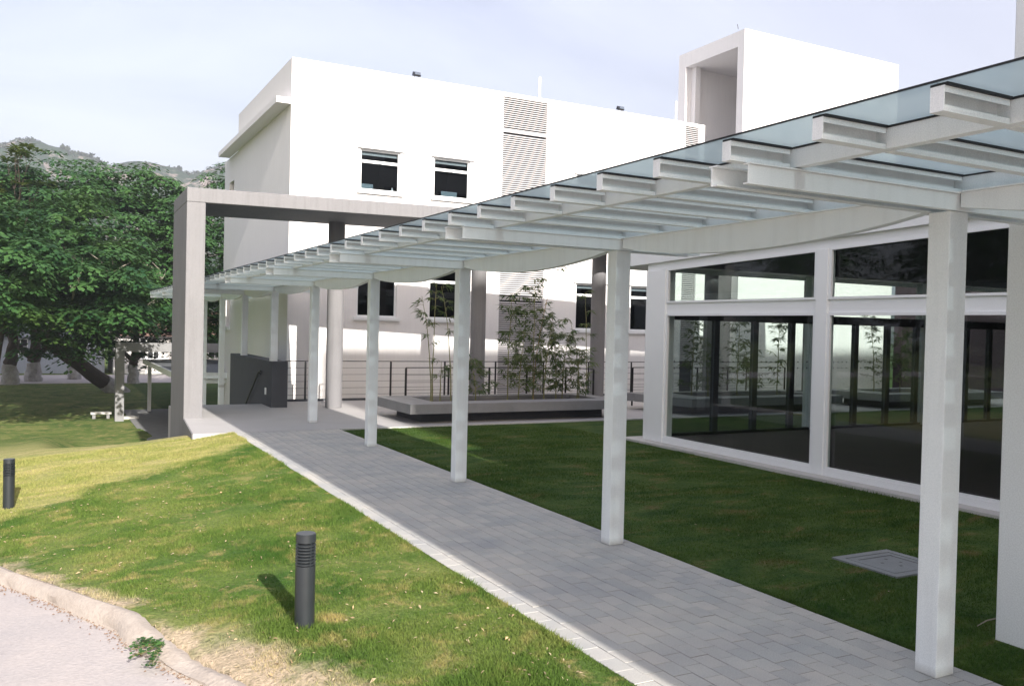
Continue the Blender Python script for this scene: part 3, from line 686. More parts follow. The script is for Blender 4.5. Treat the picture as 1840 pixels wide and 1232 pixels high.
for i, (x, h, nl, lb) in enumerate([(15.3, 2.3, 420, 'leafy bamboo behind the first pavilion pane, leftmost of its row'), (16.0, 1.6, 320, 'shorter bamboo second in the row behind the pavilion glass'),
        (16.9, 2.6, 420, 'tall bamboo in the middle of the row behind the pavilion glass'), (17.5, 1.5, 340, 'low bushy bamboo right of the middle of the pavilion row'), (18.4, 2.5, 300, 'thin bamboo rightmost in the second planter'),
        (22.6, 2.4, 300, 'thin bamboo left in the third planter behind the glass'), (23.6, 1.9, 420, 'bushy bamboo in the middle of the third planter'), (24.4, 2.3, 360, 'tall bamboo right in the third planter')]):
    bamboo(x, 18.5 + 0.15 * (i % 2), h, (0.15 * (-1) ** i, 0.1), nl, lb, seed=50 + i)

# ------------------------------------------------------------------ white building
def holed_wall(x0, x1, z0, z1, holes, y, th):
    """wall in the xz plane, front at y, back at y+th, with rectangular openings"""
    X = sorted({x0, x1, *[h[0] for h in holes], *[h[1] for h in holes]}); Z = sorted({z0, z1, *[h[2] for h in holes], *[h[3] for h in holes]})
    X = [v for v in X if x0 <= v <= x1]; Z = [v for v in Z if z0 <= v <= z1]
    m_ = MB(); idx = {}
    def vid(x, yy_, z):
        k = (x, yy_, z)
        if k not in idx: idx[k] = len(m_.v); m_.v.append(k)
        return idx[k]
    solid = lambda i, j: 0 <= i < len(X)-1 and 0 <= j < len(Z)-1 and not any(h[0] <= (X[i]+X[i+1])/2 <= h[1] and h[2] <= (Z[j]+Z[j+1])/2 <= h[3] for h in holes)
    a, b_ = y, y + th
    for i in range(len(X)-1):
        for j in range(len(Z)-1):
            if not solid(i, j): continue
            xa, xb, za, zb = X[i], X[i+1], Z[j], Z[j+1]
            m_.f.append((vid(xa, a, za), vid(xb, a, za), vid(xb, a, zb), vid(xa, a, zb)))
            m_.f.append((vid(xa, b_, za), vid(xa, b_, zb), vid(xb, b_, zb), vid(xb, b_, za)))
            if not solid(i-1, j): m_.f.append((vid(xa, a, za), vid(xa, a, zb), vid(xa, b_, zb), vid(xa, b_, za)))
            if not solid(i+1, j): m_.f.append((vid(xb, a, za), vid(xb, b_, za), vid(xb, b_, zb), vid(xb, a, zb)))
            if not solid(i, j-1): m_.f.append((vid(xa, a, za), vid(xa, b_, za), vid(xb, b_, za), vid(xb, a, za)))
            if not solid(i, j+1): m_.f.append((vid(xa, a, zb), vid(xb, a, zb), vid(xb, b_, zb), vid(xa, b_, zb)))
    return m_
BX0, BX1, BY, BTOP = 5.97, 20.97, 25.0, 9.63
bd = thing('white_building', (BX0, BY, 0), 'two storey white rendered building with louvre strips and dark windows', 'building')
LV = [(12.72, 14.38), (20.08, 20.72)]
UW = [(8.03, 9.28, 6.08, 7.30), (10.37, 11.60, 6.08, 7.30), (15.55, 16.8, 6.08, 7.30)]
LW = [(8.0, 9.25, 2.33, 3.86), (10.3, 11.55, 2.33, 3.86), (15.62, 16.78, 2.1, 3.66), (17.86, 19.2, 2.1, 3.66)]
holes = [(a, b_, -2.4, 9.50) for a, b_ in LV] + UW + LW
holed_wall(BX0, BX1, -2.7, BTOP, holes, BY, 0.22).build('front_wall', 'wall', bd)
# side wall with openings (built along y)
sw = holed_wall(BY + 0.221, 35.57, -2.7, 8.3, [(33.6, 34.5, 6.0, 7.35), (34.0, 34.9, 1.9, 3.3)], 0, 0.22)
sw.v = [(BX0 + 0.0 + yv, xv, zv) for xv, yv, zv in sw.v]; sw.build('side_wall', 'wall', bd)
MB().box(BX0, BX0 + 0.2, BY + 0.221, 32.94, 8.301, BTOP).build('parapet', 'wall', bd)
MB().box(5.55, BX0 - 0.002, BY + 0.0, 34.6, 8.31, 8.48).build('cornice', 'wall', bd)
MB().box(BX0 + 0.23, BX1 - 0.002, BY + 0.23, 35.5, 8.1, 8.29).build('roof', 'wall', bd)
MB().box(BX1 - 0.2, BX1, BY + 0.222, 35.5, -2.7, 8.09).box(BX0 + .23, BX1 - .21, 35.3, 35.56, -2.7, 8.09).build('rear_wall', 'wall', bd)
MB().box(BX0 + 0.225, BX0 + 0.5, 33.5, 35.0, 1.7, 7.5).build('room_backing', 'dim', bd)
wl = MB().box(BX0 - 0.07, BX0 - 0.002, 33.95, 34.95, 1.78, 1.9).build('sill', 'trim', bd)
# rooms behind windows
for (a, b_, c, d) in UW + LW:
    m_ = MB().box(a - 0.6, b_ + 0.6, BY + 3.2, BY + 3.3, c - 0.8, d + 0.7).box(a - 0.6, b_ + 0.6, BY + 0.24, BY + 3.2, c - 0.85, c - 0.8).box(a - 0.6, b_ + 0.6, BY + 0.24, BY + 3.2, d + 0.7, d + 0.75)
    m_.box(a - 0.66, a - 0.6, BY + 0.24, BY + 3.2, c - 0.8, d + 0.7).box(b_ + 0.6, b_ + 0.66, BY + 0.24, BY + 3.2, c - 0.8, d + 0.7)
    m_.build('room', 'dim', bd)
def window(a, b_, c, d, transom=0.33, hood=True):
    fr = MB(); f_ = 0.055; y0, y1 = BY + 0.06, BY + 0.12
    fr.box(a, a + f_, y0, y1, c, d).box(b_ - f_, b_, y0, y1, c, d).box(a + f_, b_ - f_, y0, y1, c, c + f_).box(a + f_, b_ - f_, y0, y1, d - f_, d)
    zt = d - (d - c) * transom if transom < 1 else c
    fr.box(a + f_, b_ - f_, y0 - 0.01, y1, zt, zt + 0.085)
    w = fr.build('window', 'trim', bd)
    MB().box(a + f_, b_ - f_, BY + 0.085, BY + 0.092, c + f_, zt).build('pane', 'glass_win', w)
    MB().box(a + f_, b_ - f_, BY + 0.085, BY + 0.092, zt + 0.085, d - f_).build('pane', 'glass_win', w)
    MB().box(a - 0.10, b_ + 0.10, BY - 0.09, BY - 0.002, c - 0.10, c - 0.012).box(a + .001, b_ - .001, BY - 0.002, BY + 0.058, c - 0.012, c + 0.01).build('sill', 'trim', w)
    if hood: MB().box(a - 0.10, b_ + 0.14, BY - 0.075, BY - 0.002, d + 0.01, d + 0.10).build('hood', 'trim', w)
    MB().box((a+b_)/2 - 0.03, (a+b_)/2 + 0.03, BY + 0.02, BY + 0.05, zt + 0.01, zt + 0.06).build('latch', 'trim', w)
    # roller blind in the upper light
    if hood: MB().box(a + f_, b_ - f_, BY + 0.16, BY + 0.17, d - 0.16, d - 0.01).build('blind', 'slat', w)
for w in UW: window(*w, transom=0.33)
for w in LW: window(*w, transom=0.28, hood=(w[0] > 15))
# louvre strips, every blade its own piece
for li, (a, b_) in enumerate(LV):
    fr = MB().box(a, a + 0.03, BY + 0.02, BY + 0.2, -2.4, 9.5).box(b_ - 0.03, b_, BY + 0.02, BY + 0.2, -2.4, 9.5)
    fr.box(a + .03, b_ - .03, BY + 0.02, BY + 0.08, 8.38, 8.50).box(a + .03, b_ - .03, BY + 0.02, BY + 0.08, 5.80, 5.92).box(a + .03, b_ - .03, BY + 0.02, BY + 0.08, 3.0, 3.12).box(a+.031, b_-.031, BY + 0.17, BY + 0.19, -2.4, 9.5)
    lf = fr.build('louvre', 'slat', bd)
    MB().box(a + .031, b_ - .031, BY + 0.11, BY + 0.13, -2.4, 9.5).build('gap_shade_backing', 'dim', bd)  # dark sheet added so the gaps between slats read as shade
    z = 9.43; first = None; p_ = 0.068
    while z > (-0.1 if li == 0 else 1.0):
        if not any(q - 0.06 < z < q + 0.13 for q in (8.38, 5.80, 3.0)):
            if first is None:
                m_ = MB(); m_.prism_yz([(BY + 0.015, 0.0), (BY + 0.022, -0.006), (BY + 0.075, 0.036), (BY + 0.068, 0.044)], a + 0.031, b_ - 0.031)
                m_.v = [(x, y, zz2 + z) for x, y, zz2 in m_.v]
                first = m_.build('slat', 'slat', lf); z_first = z
            else: inst(first, lf, (0, 0, z - z_first))
        z -= p_
tag(MB().box(8.12, 8.50, BY + 0.2, BY + 0.28, 6.12, 6.30).build('notice_board', 'board'), 'small pale blue board on the sill inside the left upper window', 'board')
tag(MB().box(10.72, 11.25, BY + 0.2, BY + 0.28, 6.12, 6.31).build('notice_board', 'board'), 'wider pale blue board on the sill inside the second upper window', 'board')
tag(MB().lathe(9.12, BY + 0.25, [(0.035, 6.12), (0.035, 6.2), (0.02, 6.22), (0.02, 6.26)], 10).build('bottle', 'trim'), 'small white bottle in the corner of the left upper window', 'bottle')
# roof things
for x, lb in ((14.23, 'slim white pole on the roof just left of the louvre strip\'s right edge'), (19.9, 'short white pole on the roof in front of the tower')):
    tag(MB().tube([(x, BY + 0.35, 8.3), (x, BY + 0.35, 10.42)], 0.04, 10).build('roof_pole', 'trim', smooth=True), lb, 'pole')
def flood(x, label):
    t = thing('floodlight', (x, BY + 0.1, BTOP), label, 'floodlight', 'floodlights on the roof edge')
    MB().tube([(x - 0.07, BY + 0.1, BTOP), (x - 0.07, BY + 0.1, BTOP + 0.1)], 0.01, 6).tube([(x + 0.07, BY + 0.1, BTOP), (x + 0.07, BY + 0.1, BTOP + 0.1)], 0.01, 6).build('bracket', 'black', t)
    MB().prism_yz([(BY + 0.0, BTOP + 0.08), (BY + 0.06, BTOP + 0.05), (BY + 0.2, BTOP + 0.10), (BY + 0.14, BTOP + 0.21)][::-1], x - 0.11, x + 0.11).build('housing', 'black', t)
    MB().box(x - 0.09, x + 0.09, BY - 0.01, BY + 0.03, BTOP + 0.09, BTOP + 0.17).build('lens', 'lens', t)
flood(9.78, 'small floodlight on the roof edge above the windows'); flood(17.3, 'small floodlight on the roof edge between louvre and tower')

# tower with its open side
tw = thing('tower', (22.75, BY, 0), 'tall white boxy roof tower with an open recess in its left face', 'tower')
TX0, TX1, TY0, TY1, TT = 22.75, 31.2, 25.0, 28.85, 13.45
MB().box(TX0, TX1, TY0, TY0 + 0.36, -2.7, TT).build('front_wall', 'wall', tw)
MB().box(TX0, TX1, TY1 - 0.45, TY1, -2.7, TT).build('back_wall', 'wall', tw)
MB().box(TX0, TX1, TY0 + 0.361, TY1 - 0.451, 12.87, TT - 0.001).build('top_slab', 'wall', tw)
MB().box(TX0 + 4.5, TX0 + 4.7, TY0 + 0.361, TY1 - 0.451, -2.7, 12.869).build('recess_wall', 'wall', tw)
MB().box(TX1 - 0.3, TX1, TY0 + 0.361, TY1 - 0.451, -2.7, 12.869).build('right_wall', 'wall', tw)
MB().box(TX0 + 0.3, TX0 + 0.55, TY1 - 0.72, TY1 - 0.452, 8, 12.868).build('fin', 'wall', tw)
MB().box(BX1 + 0.002, TX0 + 3, BY + 1.5, BY + 1.7, -2.7, 8.2).build('link_wall', 'wall', tw)
MB().tube([(22.6, 25.2, TT), (22.55, 25.2, TT + 0.18)], 0.012, 6).build('lightning_rod', 'black', tw)

# ------------------------------------------------------------------ glass pavilion on the right
pv = thing('glass_pavilion', (10.2, 13.6, 0), 'low white framed glass pavilion with a sloping roof beside the shaded lawn', 'pavilion')
GX0, GX1, GY1, GY0 = 10.2, 26.0, 13.75, -2.6
roofz = lambda y: 3.385 + (13.5 - y) * 0.032      # underside
MB().box(9.86, GX0 + 0.3, GY0, GY1 + 0.25, -0.15, 0.035).build('plinth', 'kerb', pv, bevel=0.006)
MB().box(GX0 + 0.301, GX1, GY0, GY1 + 0.12, -0.12, 0.045).build('floor', 'floor_in', pv)
MB().box(10.10, 10.34, GY0, GY1 - 0.32, 0.036, 0.13).build('bottom_rail', 'trim', pv)
MB().prism_yz([(GY1 + 0.95, roofz(GY1 + 0.95)), (GY0, roofz(GY0)), (GY0, roofz(GY0) + 0.26), (GY1 + 0.95, roofz(GY1 + 0.95) + 0.26)][::-1], 10.06, GX1 + 0.3).build('roof', 'trim', pv)
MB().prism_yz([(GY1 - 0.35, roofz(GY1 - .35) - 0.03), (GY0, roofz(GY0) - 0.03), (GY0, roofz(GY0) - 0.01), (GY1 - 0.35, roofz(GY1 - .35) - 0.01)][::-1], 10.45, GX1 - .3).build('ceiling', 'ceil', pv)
MB().prism_yz([(GY1 - 0.12, roofz(GY1 - .12) - 0.135), (GY0, roofz(GY0) - 0.135), (GY0, roofz(GY0) - 0.002), (GY1 - 0.12, roofz(GY1 - .12) - 0.002)][::-1], 10.13, 10.40).build('head_beam', 'trim', pv)
cols = [(13.02, 13.60), (9.20, 9.42), (5.39, 5.61), (1.55, 1.83), (-2.4, -2.1)]
for a, b_ in cols:
    MB().box(10.08 if a > 12 else 10.09, 10.32 if a > 12 else 10.25, a, b_, 0.036, roofz((a+b_)/2) - 0.14).build('column', 'trim', pv, bevel=0.008)
    if a > 12: MB().box(10.32, 10.5, a + 0.28, b_, 0.036, roofz(b_) - 0.02).build('corner_post', 'trim', pv)
for i in range(len(cols) - 1):
    y1_, y0_ = cols[i][0], cols[i+1][1]
    MB().box(10.14, 10.30, y0_, y1_, 2.43, 2.63).build('transom', 'trim', pv, bevel=0.006)
    f_ = 0.05; ym = (y0_ + y1_) / 2
    for up in (False, True):
        za = 2.631 if up else 0.131
        zf = (lambda q: roofz(q) - 0.137) if up else (lambda q: 2.429)
        w = MB(); pr = lambda a_, b2_, lo, hi, x0_, x1_: w.prism_yz([(b2_, lo(b2_)), (a_, lo(a_)), (a_, hi(a_)), (b2_, hi(b2_))][::-1], x0_, x1_)
        lo0 = lambda q: za
        pr(y0_, y0_ + f_, lo0, zf, 10.11, 10.15); pr(y1_ - f_, y1_, lo0, zf, 10.11, 10.15)
        pr(y0_ + f_, y1_ - f_, lo0, lambda q: za + 0.035, 10.11, 10.15); pr(y0_ + f_, y1_ - f_, lambda q: zf(q) - 0.035, zf, 10.11, 10.15)
        wf = w.build('window_frame', 'trim', pv)
        for a_, b2_ in ((ym + 0.004, y1_ - 0.001), (y0_ + 0.001, ym - 0.004)):
            MB().prism_yz([(b2_, za), (a_, za), (a_, zf(a_)), (b2_, zf(b2_))][::-1], 10.200, 10.210).build('pane', 'glass_pav', wf)
# north glazing: mullions, door-height rail, panes
nm = [11.9, 12.95, 14.0, 15.95, 17.0, 18.0, 19.85, 20.75, 22.5, 24.0]
MB().box(10.5, GX1, GY1 - 0.05, GY1 + 0.09, 2.34, 2.52).box(10.5, GX1, GY1 - 0.03, GY1 + 0.05, 0.046, 0.10).build('north_rail', 'ceil', pv)
for x in nm: MB().box(x, x + 0.13, GY1 - 0.04, GY1 + 0.06, 0.10, 2.34).build('mullion', 'dim', pv)
for x in (14.62, 18.25, 21.9, 25.6): MB().box(x, x + 0.36, GY1 - 0.18, GY1 + 0.18, 0.046, 3.36).build('inner_column', 'metal', pv)
xp = [10.52] + [v for v in nm] + [GX1]
for i in range(len(xp) - 1):
    pn = MB().box(xp[i] + (0.131 if i else 0), xp[i+1] - 0.001, GY1 + 0.005, GY1 + 0.015, 0.10, 2.34).build('pane', 'glass_pav', pv)
    d_ = MB(); x = xp[i] + 0.25
    while x < xp[i+1] - 0.1:
        for z in (1.50, 1.37): d_.box(x, x + 0.028, GY1 - 0.004, GY1 + 0.004, z, z + 0.028)
        x += 0.135
    if d_.v: d_.build('dot_row', 'ceil', pn)
MB().box(10.52, GX1, GY1 + 0.006, GY1 + 0.016, 2.522, 3.36).build('pane', 'glass_pav', pv)
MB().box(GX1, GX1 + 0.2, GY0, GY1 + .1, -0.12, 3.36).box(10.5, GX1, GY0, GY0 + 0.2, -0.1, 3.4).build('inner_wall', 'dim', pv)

an = thing('annex_building', (31, 19, 0), 'dark maroon walled annex glimpsed through the right pavilion panes', 'building')
MB().box(31.3, 60, 21.5, 24.9, -2.7, 6.0).build('wall', 'maroon', an); MB().box(31.25, 60, 21.2, 24.95, 6.001, 6.3).build('roof', 'wall', an)

# plain pier beside the walk, right edge of the view
pier = MB().box(5.92, 6.72, 2.0, 3.80, -0.2, 4.62).build('white_pier', 'trim', bevel=0.01)
tag(pier, 'broad plain white pier rising at the right edge of the view', 'pier')
# large block behind the viewpoint that shades the side lawn
ob = thing('office_block', (6.9, -24, 0), 'tall white block behind the viewpoint throwing the lawn into shade', 'building')
MB().box(5.5, 60, -36, -21, -0.5, 23.2).build('wall', 'wall', ob)
for i in range(6):
    for j in range(8):
        m_ = MB().box(10 + j * 5, 13 + j * 5, -20.998, -20.96, 1.5 + i * 3.5, 3.4 + i * 3.5).build('window', 'glass_house', ob)

# ------------------------------------------------------------------ garden things
def bollard(x, y, label):
    z = float(ground_z(np.array(x), np.array(y)))
    t = thing('bollard_light', (x, y, z), label, 'bollard light', 'bollard lights on the lawn')
    h, r = 0.645, 0.068
    MB().lathe(x, y, [(r, z - 0.1), (r, z + 0.425)], 32).build('body', 'bollard', t, smooth=True)
    MB().lathe(x, y, [(r - 0.02, z + 0.426), (r - 0.02, z + 0.585)], 24).build('core', 'black', t, smooth=True)
    n = 7
    for i in range(n):
        za = z + 0.432 + i * 0.0215
        MB().lathe(x, y, [(r - 0.02, za + 0.008), (r + 0.001, za), (r + 0.001, za + 0.0085), (r - 0.02, za + 0.0165)], 32).build('fin', 'bollard', t, smooth=True)
    for a in (-1.30, 0.27, 1.84, 3.41):
        MB().prism([(x + (r-.015)*math.cos(a-.05), y + (r-.015)*math.sin(a-.05)), (x + (r+.002)*math.cos(a-.05), y + (r+.002)*math.sin(a-.05)), (x + (r+.002)*math.cos(a+.05), y + (r+.002)*math.sin(a+.05)), (x + (r-.015)*math.cos(a+.05), y + (r-.015)*math.sin(a+.05))], z + 0.426, z + 0.585).build('rib', 'bollard', t)
    MB().lathe(x, y, [(r, z + 0.586), (r, z + h - 0.004), (r - 0.004, z + h)], 32).build('cap', 'bollard', t, smooth=True)
    MB().lathe(x, y, [(r - 0.005, z + h), (r - 0.005, z + h + 0.0015)], 32).build('cap_top', 'bollcap', t)
bollard(1.58, 5.96, 'charcoal louvred bollard light in the foreground lawn, casting a shadow left')
bollard(-0.45, 13.1, 'charcoal bollard light farther off at the left edge of the lawn')

mh = thing('manhole', (6.95, 5.5, 0), 'square concrete manhole cover set in the shaded lawn', 'manhole cover')
q = MB(); q.box(6.58, 7.34, 5.13, 5.21, -0.1, 0.004).box(6.58, 7.34, 5.77, 5.85, -0.1, 0.004).box(6.58, 6.66, 5.211, 5.769, -0.1, 0.004).box(7.26, 7.34, 5.211, 5.769, -0.1, 0.004).build('rim', 'manhole', mh, bevel=0.004)
MB().box(6.675, 7.245, 5.225, 5.755, -0.1, 0.002).build('cover', 'manhole', mh, bevel=0.004)
MB().box(6.74, 7.19, 5.665, 5.68, 0.0021, 0.0035).box(7.16, 7.175, 5.30, 5.66, 0.0021, 0.0035).box(6.85, 6.875, 5.5, 5.52, 0.0021, 0.0035).box(7.0, 7.025, 5.58, 5.6, 0.0021, 0.0035).box(7.04, 7.065, 5.45, 5.47, 0.0021, 0.0035).box(6.93, 6.955, 5.36, 5.38, 0.0021, 0.0035).build('groove', 'black', mh)
tag(MB().tube([(5.96, 3.96, 0.025), (6.1, 3.98, 0.04), (6.3, 4.0, 0.03)], [0.003, 0.005, 0.006], 6).build('twig', 'twig'), 'pale bare stick lying on the lawn beside the white pier', 'twig')

# weed by the curb
wd = thing('weed', (0.60, 6.05, -0.1), 'small creeping weed growing out of the broken curb', 'weed')
fo = MB(); sm = MB(); rr = random.Random(5)
for s in range(11):
    a = rr.uniform(2.0, 4.6) if s < 8 else rr.uniform(0, 6.28); p = Vector((0.68, 6.12, -0.05)); pts = [p.copy()]
    for k in range(5):
        p = p + Vector((math.cos(a) * 0.045, math.sin(a) * 0.05, rr.uniform(-0.012, 0.012) + (0.012 if k == 0 else -0.01))); p.z = max(p.z, -0.105); pts.append(p.copy()); a += rr.uniform(-.4, .4)
        for l in range(5):
            b0 = p + Vector((rr.uniform(-.025, .025), rr.uniform(-.025, .025), 0.008)); an = rr.uniform(0, 6.28); ln = rr.uniform(0.016, 0.032)
            d = Vector((math.cos(an), math.sin(an), rr.uniform(-.1, .5))) * ln; sd = Vector((-math.sin(an), math.cos(an), rr.uniform(-.2, .2))) * ln * .5
            kk = len(fo.v); fo.v += [tuple(b0), tuple(b0 + d * .5 + sd), tuple(b0 + d), tuple(b0 + d * .5 - sd)]; fo.f.append((kk, kk+1, kk+2, kk+3))
    sm.tube(pts, 0.0025, 5)
fo.build('leaves', 'weed', wd); sm.build('stems', 'culm', wd)

# ------------------------------------------------------------------ lower garden: link roof, frame, benches
lr = thing('link_roof', (4.2, 34.6, -2.4), 'low flat grey roof on white posts below the terrace, beyond the stair', 'canopy')
MB().box(4.15, 9.5, 34.5, 46.5, 0.06, 0.14).build('roof', 'roofgrey', lr)
MB().box(4.1, 9.5, 34.42, 34.498, -0.06, 0.16).box(4.05, 4.148, 34.5, 46.5, -0.06, 0.16).build('fascia', 'trim', lr)
MB().box(4.15, 9.5, 34.62, 34.78, -0.26, -0.07).build('beam', 'trim', lr)
for x in (4.25, 5.1, 6.15, 6.65, 8.0):
    MB().box(x, x + 0.16, 34.63, 34.77, -2.4, -0.262).build('post', 'trim', lr)
for x in (4.25, 6.0, 8.0):
    MB().box(x, x + 0.16, 45.9, 46.06, -2.4, 0.058).build('post', 'trim', lr)
gf = thing('garden_gateway', (2.7, 41.9, -2.4), 'pale concrete gateway frame on the lower lawn in front of the leaning tree', 'gateway')
MB().box(2.56, 2.92, 41.9, 42.4, -2.5, 1.07).build('post', 'concrete2', gf, bevel=0.01)
MB().box(9.0, 9.36, 41.9, 42.4, -2.5, 1.07).build('post', 'concrete2', gf, bevel=0.01)
MB().box(2.921, 8.999, 41.9, 42.4, 0.66, 1.068).build('beam', 'concrete2', gf, bevel=0.01)
bn = thing('garden_bench', (2.0, 42.8, -2.4), 'low white slab bench left of the gateway frame', 'bench')
MB().box(1.65, 2.5, 43.2, 43.6, -2.20, -2.11).build('seat', 'kerb', bn); MB().box(1.72, 1.85, 43.25, 43.55, -2.4, -2.201).box(2.3, 2.43, 43.25, 43.55, -2.4, -2.201).build('leg', 'concrete2', bn)
bn2 = MB().box(2.95, 3.6, 42.7, 43.0, -2.42, -2.28).build('stone_slab', 'kerb'); tag(bn2, 'white stone slab lying right of the gateway frame post', 'slab')

# ------------------------------------------------------------------ far houses
def house(name, x0, x1, y0, y1, zt, wallm, label, wins, gable=False, roofm='rooftile'):
    t = thing(name, (x0, y0, -2.4), label, 'house')
    MB().box(x0, x1, y0, y1, -2.5, zt).build('wall', wallm, t)
    if gable:
        MB().prism_yz([(y0 - .6, zt), (y1 + .6, zt), ((y0+y1)/2, zt + 2.4)], x0 - 0.5, x1 + 0.5).build('roof', roofm, t)
    else:
        k = MB(); xm0, xm1, ym = x0 + 3, x1 - 3, (y0 + y1) / 2
        k.v = [(x0 - .6, y0 - .6, zt), (x1 + .6, y0 - .6, zt), (x1 + .6, y1 + .6, zt), (x0 - .6, y1 + .6, zt), (xm0, ym, zt + 2.2), (xm1, ym, zt + 2.2)]
        k.f = [(0, 1, 5, 4), (1, 2, 5), (2, 3, 4, 5), (3, 0, 4), (3, 2, 1, 0)]
        k.build('roof', roofm, t)
    for (a, b_, c, d) in wins:
        w = MB(); 
        w.box(a - .07, a, y0 - .06, y0 - .002, c, d).box(b_, b_ + .07, y0 - .06, y0 - .002, c, d).box(a - .07, b_ + .07, y0 - .06, y0 - .002, d, d + .08).box(a - .1, b_ + .1, y0 - .09, y0 - .002, c - .09, c).box((a+b_)/2-.03, (a+b_)/2+.03, y0 - .05, y0 - .002, c, d).box(a, b_, y0 - .049, y0 - .003, (c+d)/2-.02, (c+d)/2+.02)
        wf = w.build('window', 'trim', t); MB().box(a, b_, y0 - .02, y0 - .0015, c, d).build('pane', 'ceil', wf)
    return t
house('white_house', 4.6, 20, 78, 86, 0.75, 'house', 'bright white low house behind the trees, right of the leaning trunk', [(6.1, 7.0, -1.1, 0.55), (7.2, 8.0, -1.1, 0.55), (12, 13, -1.0, .4), (15, 16, -1.0, .4)])
house('shaded_house', -4.6, 4.0, 79, 87, 0.5, 'houseshade', 'white house behind the leaning trunk, tree shade put into its blue grey wall colour', [(0.6, 1.5, -0.7, 0.35), (1.7, 2.6, -0.7, .35), (-2.5, -1.6, -0.8, .3)], gable=True, roofm='roofgrey')
house('white_house', -26, -6.5, 76, 84, 1.6, 'house', 'white house at the far left behind the whitewashed trunks', [(-12, -11, -0.8, .7), (-9.5, -8.5, -0.8, .7)], gable=True)
house('white_house', -5.4, -1.2, 92, 99, 2.8, 'house', 'taller white house glimpsed between the left trunks', [(-4, -3.2, 0.8, 2.0)], gable=True)

# ------------------------------------------------------------------ trees
def limb(m_, pts, r0, r1, n=9):
    P_ = [Vector(p) for p in pts]; out_ = []
    for i in range(len(P_) - 1):
        for k in range(4): out_.append(P_[i].lerp(P_[i+1], k / 4) + Vector((random.uniform(-1, 1), random.uniform(-1, 1), random.uniform(-1, 1))) * r0 * 0.12)
    out_.append(P_[-1]); nn = len(out_)
    m_.tube(out_, [r0 + (r1 - r0) * i / (nn - 1) for i in range(nn)], n)
def make_crown(name, parent, blobs, n_cl, rad, seed, mat='leaf', nl=74, flat=0.5):
    g = np.random.default_rng(seed); w = np.array([b[3] * b[4] * b[5] for b in blobs]) ** (2/3); w = w / w.sum()
    cl = []
    for b_, k in zip(blobs, (w * n_cl).astype(int)):
        d = g.normal(size=(k, 3)); d /= np.linalg.norm(d, axis=1, keepdims=True)
        rr_ = g.uniform(0.35, 1.0, size=(k, 1)) ** 0.45
        p = np.array(b_[:3]) + d * rr_ * np.array(b_[3:6]) * (1 + 0.10 * np.clip(g.normal(size=(k, 1)), -1.5, 1.5))
        cl.append(np.concatenate([p, d], 1))
    cl = np.concatenate(cl); C_ = len(cl); R_ = rad * g.uniform(0.6, 1.25, size=C_)
    # plate orientation: roughly level, drooping outwards
    ax = np.stack([cl[:, 3] * 0.28 + g.normal(size=C_) * 0.12, cl[:, 4] * 0.28 + g.normal(size=C_) * 0.12, np.ones(C_)], 1); ax /= np.linalg.norm(ax, axis=1, keepdims=True)
    ref = np.tile(np.array([1.0, 0.2, 0.0]), (C_, 1)); u = np.cross(ax, ref); u /= np.linalg.norm(u, axis=1, keepdims=True); v = np.cross(ax, u)
    # leaflets along ~9 fronds per plate
    fr = g.integers(0, 9, size=(C_, nl)); th = fr * (2 * np.pi / 9) + g.uniform(0, 6.28, size=(C_, 1)) + g.normal(size=(C_, nl)) * 0.12
    t = g.uniform(0.15, 1.0, size=(C_, nl)); rr_ = t * R_[:, None]
    drop = -0.30 * (t ** 2) * R_[:, None] + g.normal(size=(C_, nl)) * 0.03
    cen = cl[:, None, :3] + u[:, None, :] * (rr_ * np.cos(th))[..., None] + v[:, None, :] * (rr_ * np.sin(th))[..., None] + ax[:, None, :] * drop[..., None]
    fd = u[:, None, :] * np.cos(th)[..., None] + v[:, None, :] * np.sin(th)[..., None] + ax[:, None, :] * (-0.5 * t)[..., None]
    sd = -u[:, None, :] * np.sin(th)[..., None] + v[:, None, :] * np.cos(th)[..., None] + ax[:, None, :] * g.normal(size=(C_, nl))[..., None] * 0.12
    ll = (rad * 0.20) * g.uniform(0.7, 1.3, size=(C_, nl)); wd_ = ll * 0.36
    a = cen - fd * ll[..., None] * 0.5; b2 = cen + fd * ll[..., None] * 0.5; s_ = sd * wd_[..., None]
    V = np.stack([a, cen + s_, b2, cen - s_], 2).reshape(-1, 3)
    F = np.arange(len(V)).reshape(-1, 4)
    return numpy_mesh(name, V, F, mat, parent, origin=tuple(world_loc(parent)))
# leaning flame tree
t1 = thing('leaning_tree', (3.6, 58.5, -2.4), 'big feathery leaved tree with dark leaning trunk behind the gateway frame', 'tree', 'trees on the lower lawn')
tr = MB(); limb(tr, [(2.9, 58.3, -1.7), (1.4, 57.4, -0.5), (-0.3, 56.4, 0.8), (-1.2, 55.6, 2.5), (-1.0, 55, 4.5)], 0.46, 0.24)
limb(tr, [(1.4, 57.4, -0.5), (1.9, 56.0, 1.2), (3.0, 53, 3.0), (4.5, 49, 5)], 0.30, 0.12); limb(tr, [(-0.3, 56.4, .8), (1.5, 54.5, 3.2), (4.5, 52, 5.0), (8, 50, 6.5)], 0.22, 0.06)
limb(tr, [(-1.1, 55.5, 2.6), (-3.5, 53, 5.0), (-6, 50, 7)], 0.2, 0.06); limb(tr, [(-1.0, 55, 4.5), (0, 48, 6.0), (1, 40, 4.4)], 0.24, 0.07); limb(tr, [(-1.0, 55, 4.5), (0, 51, 7.5), (1, 48, 9)], 0.2, 0.05)
tr.build('trunk', 'bark', t1, smooth=True)
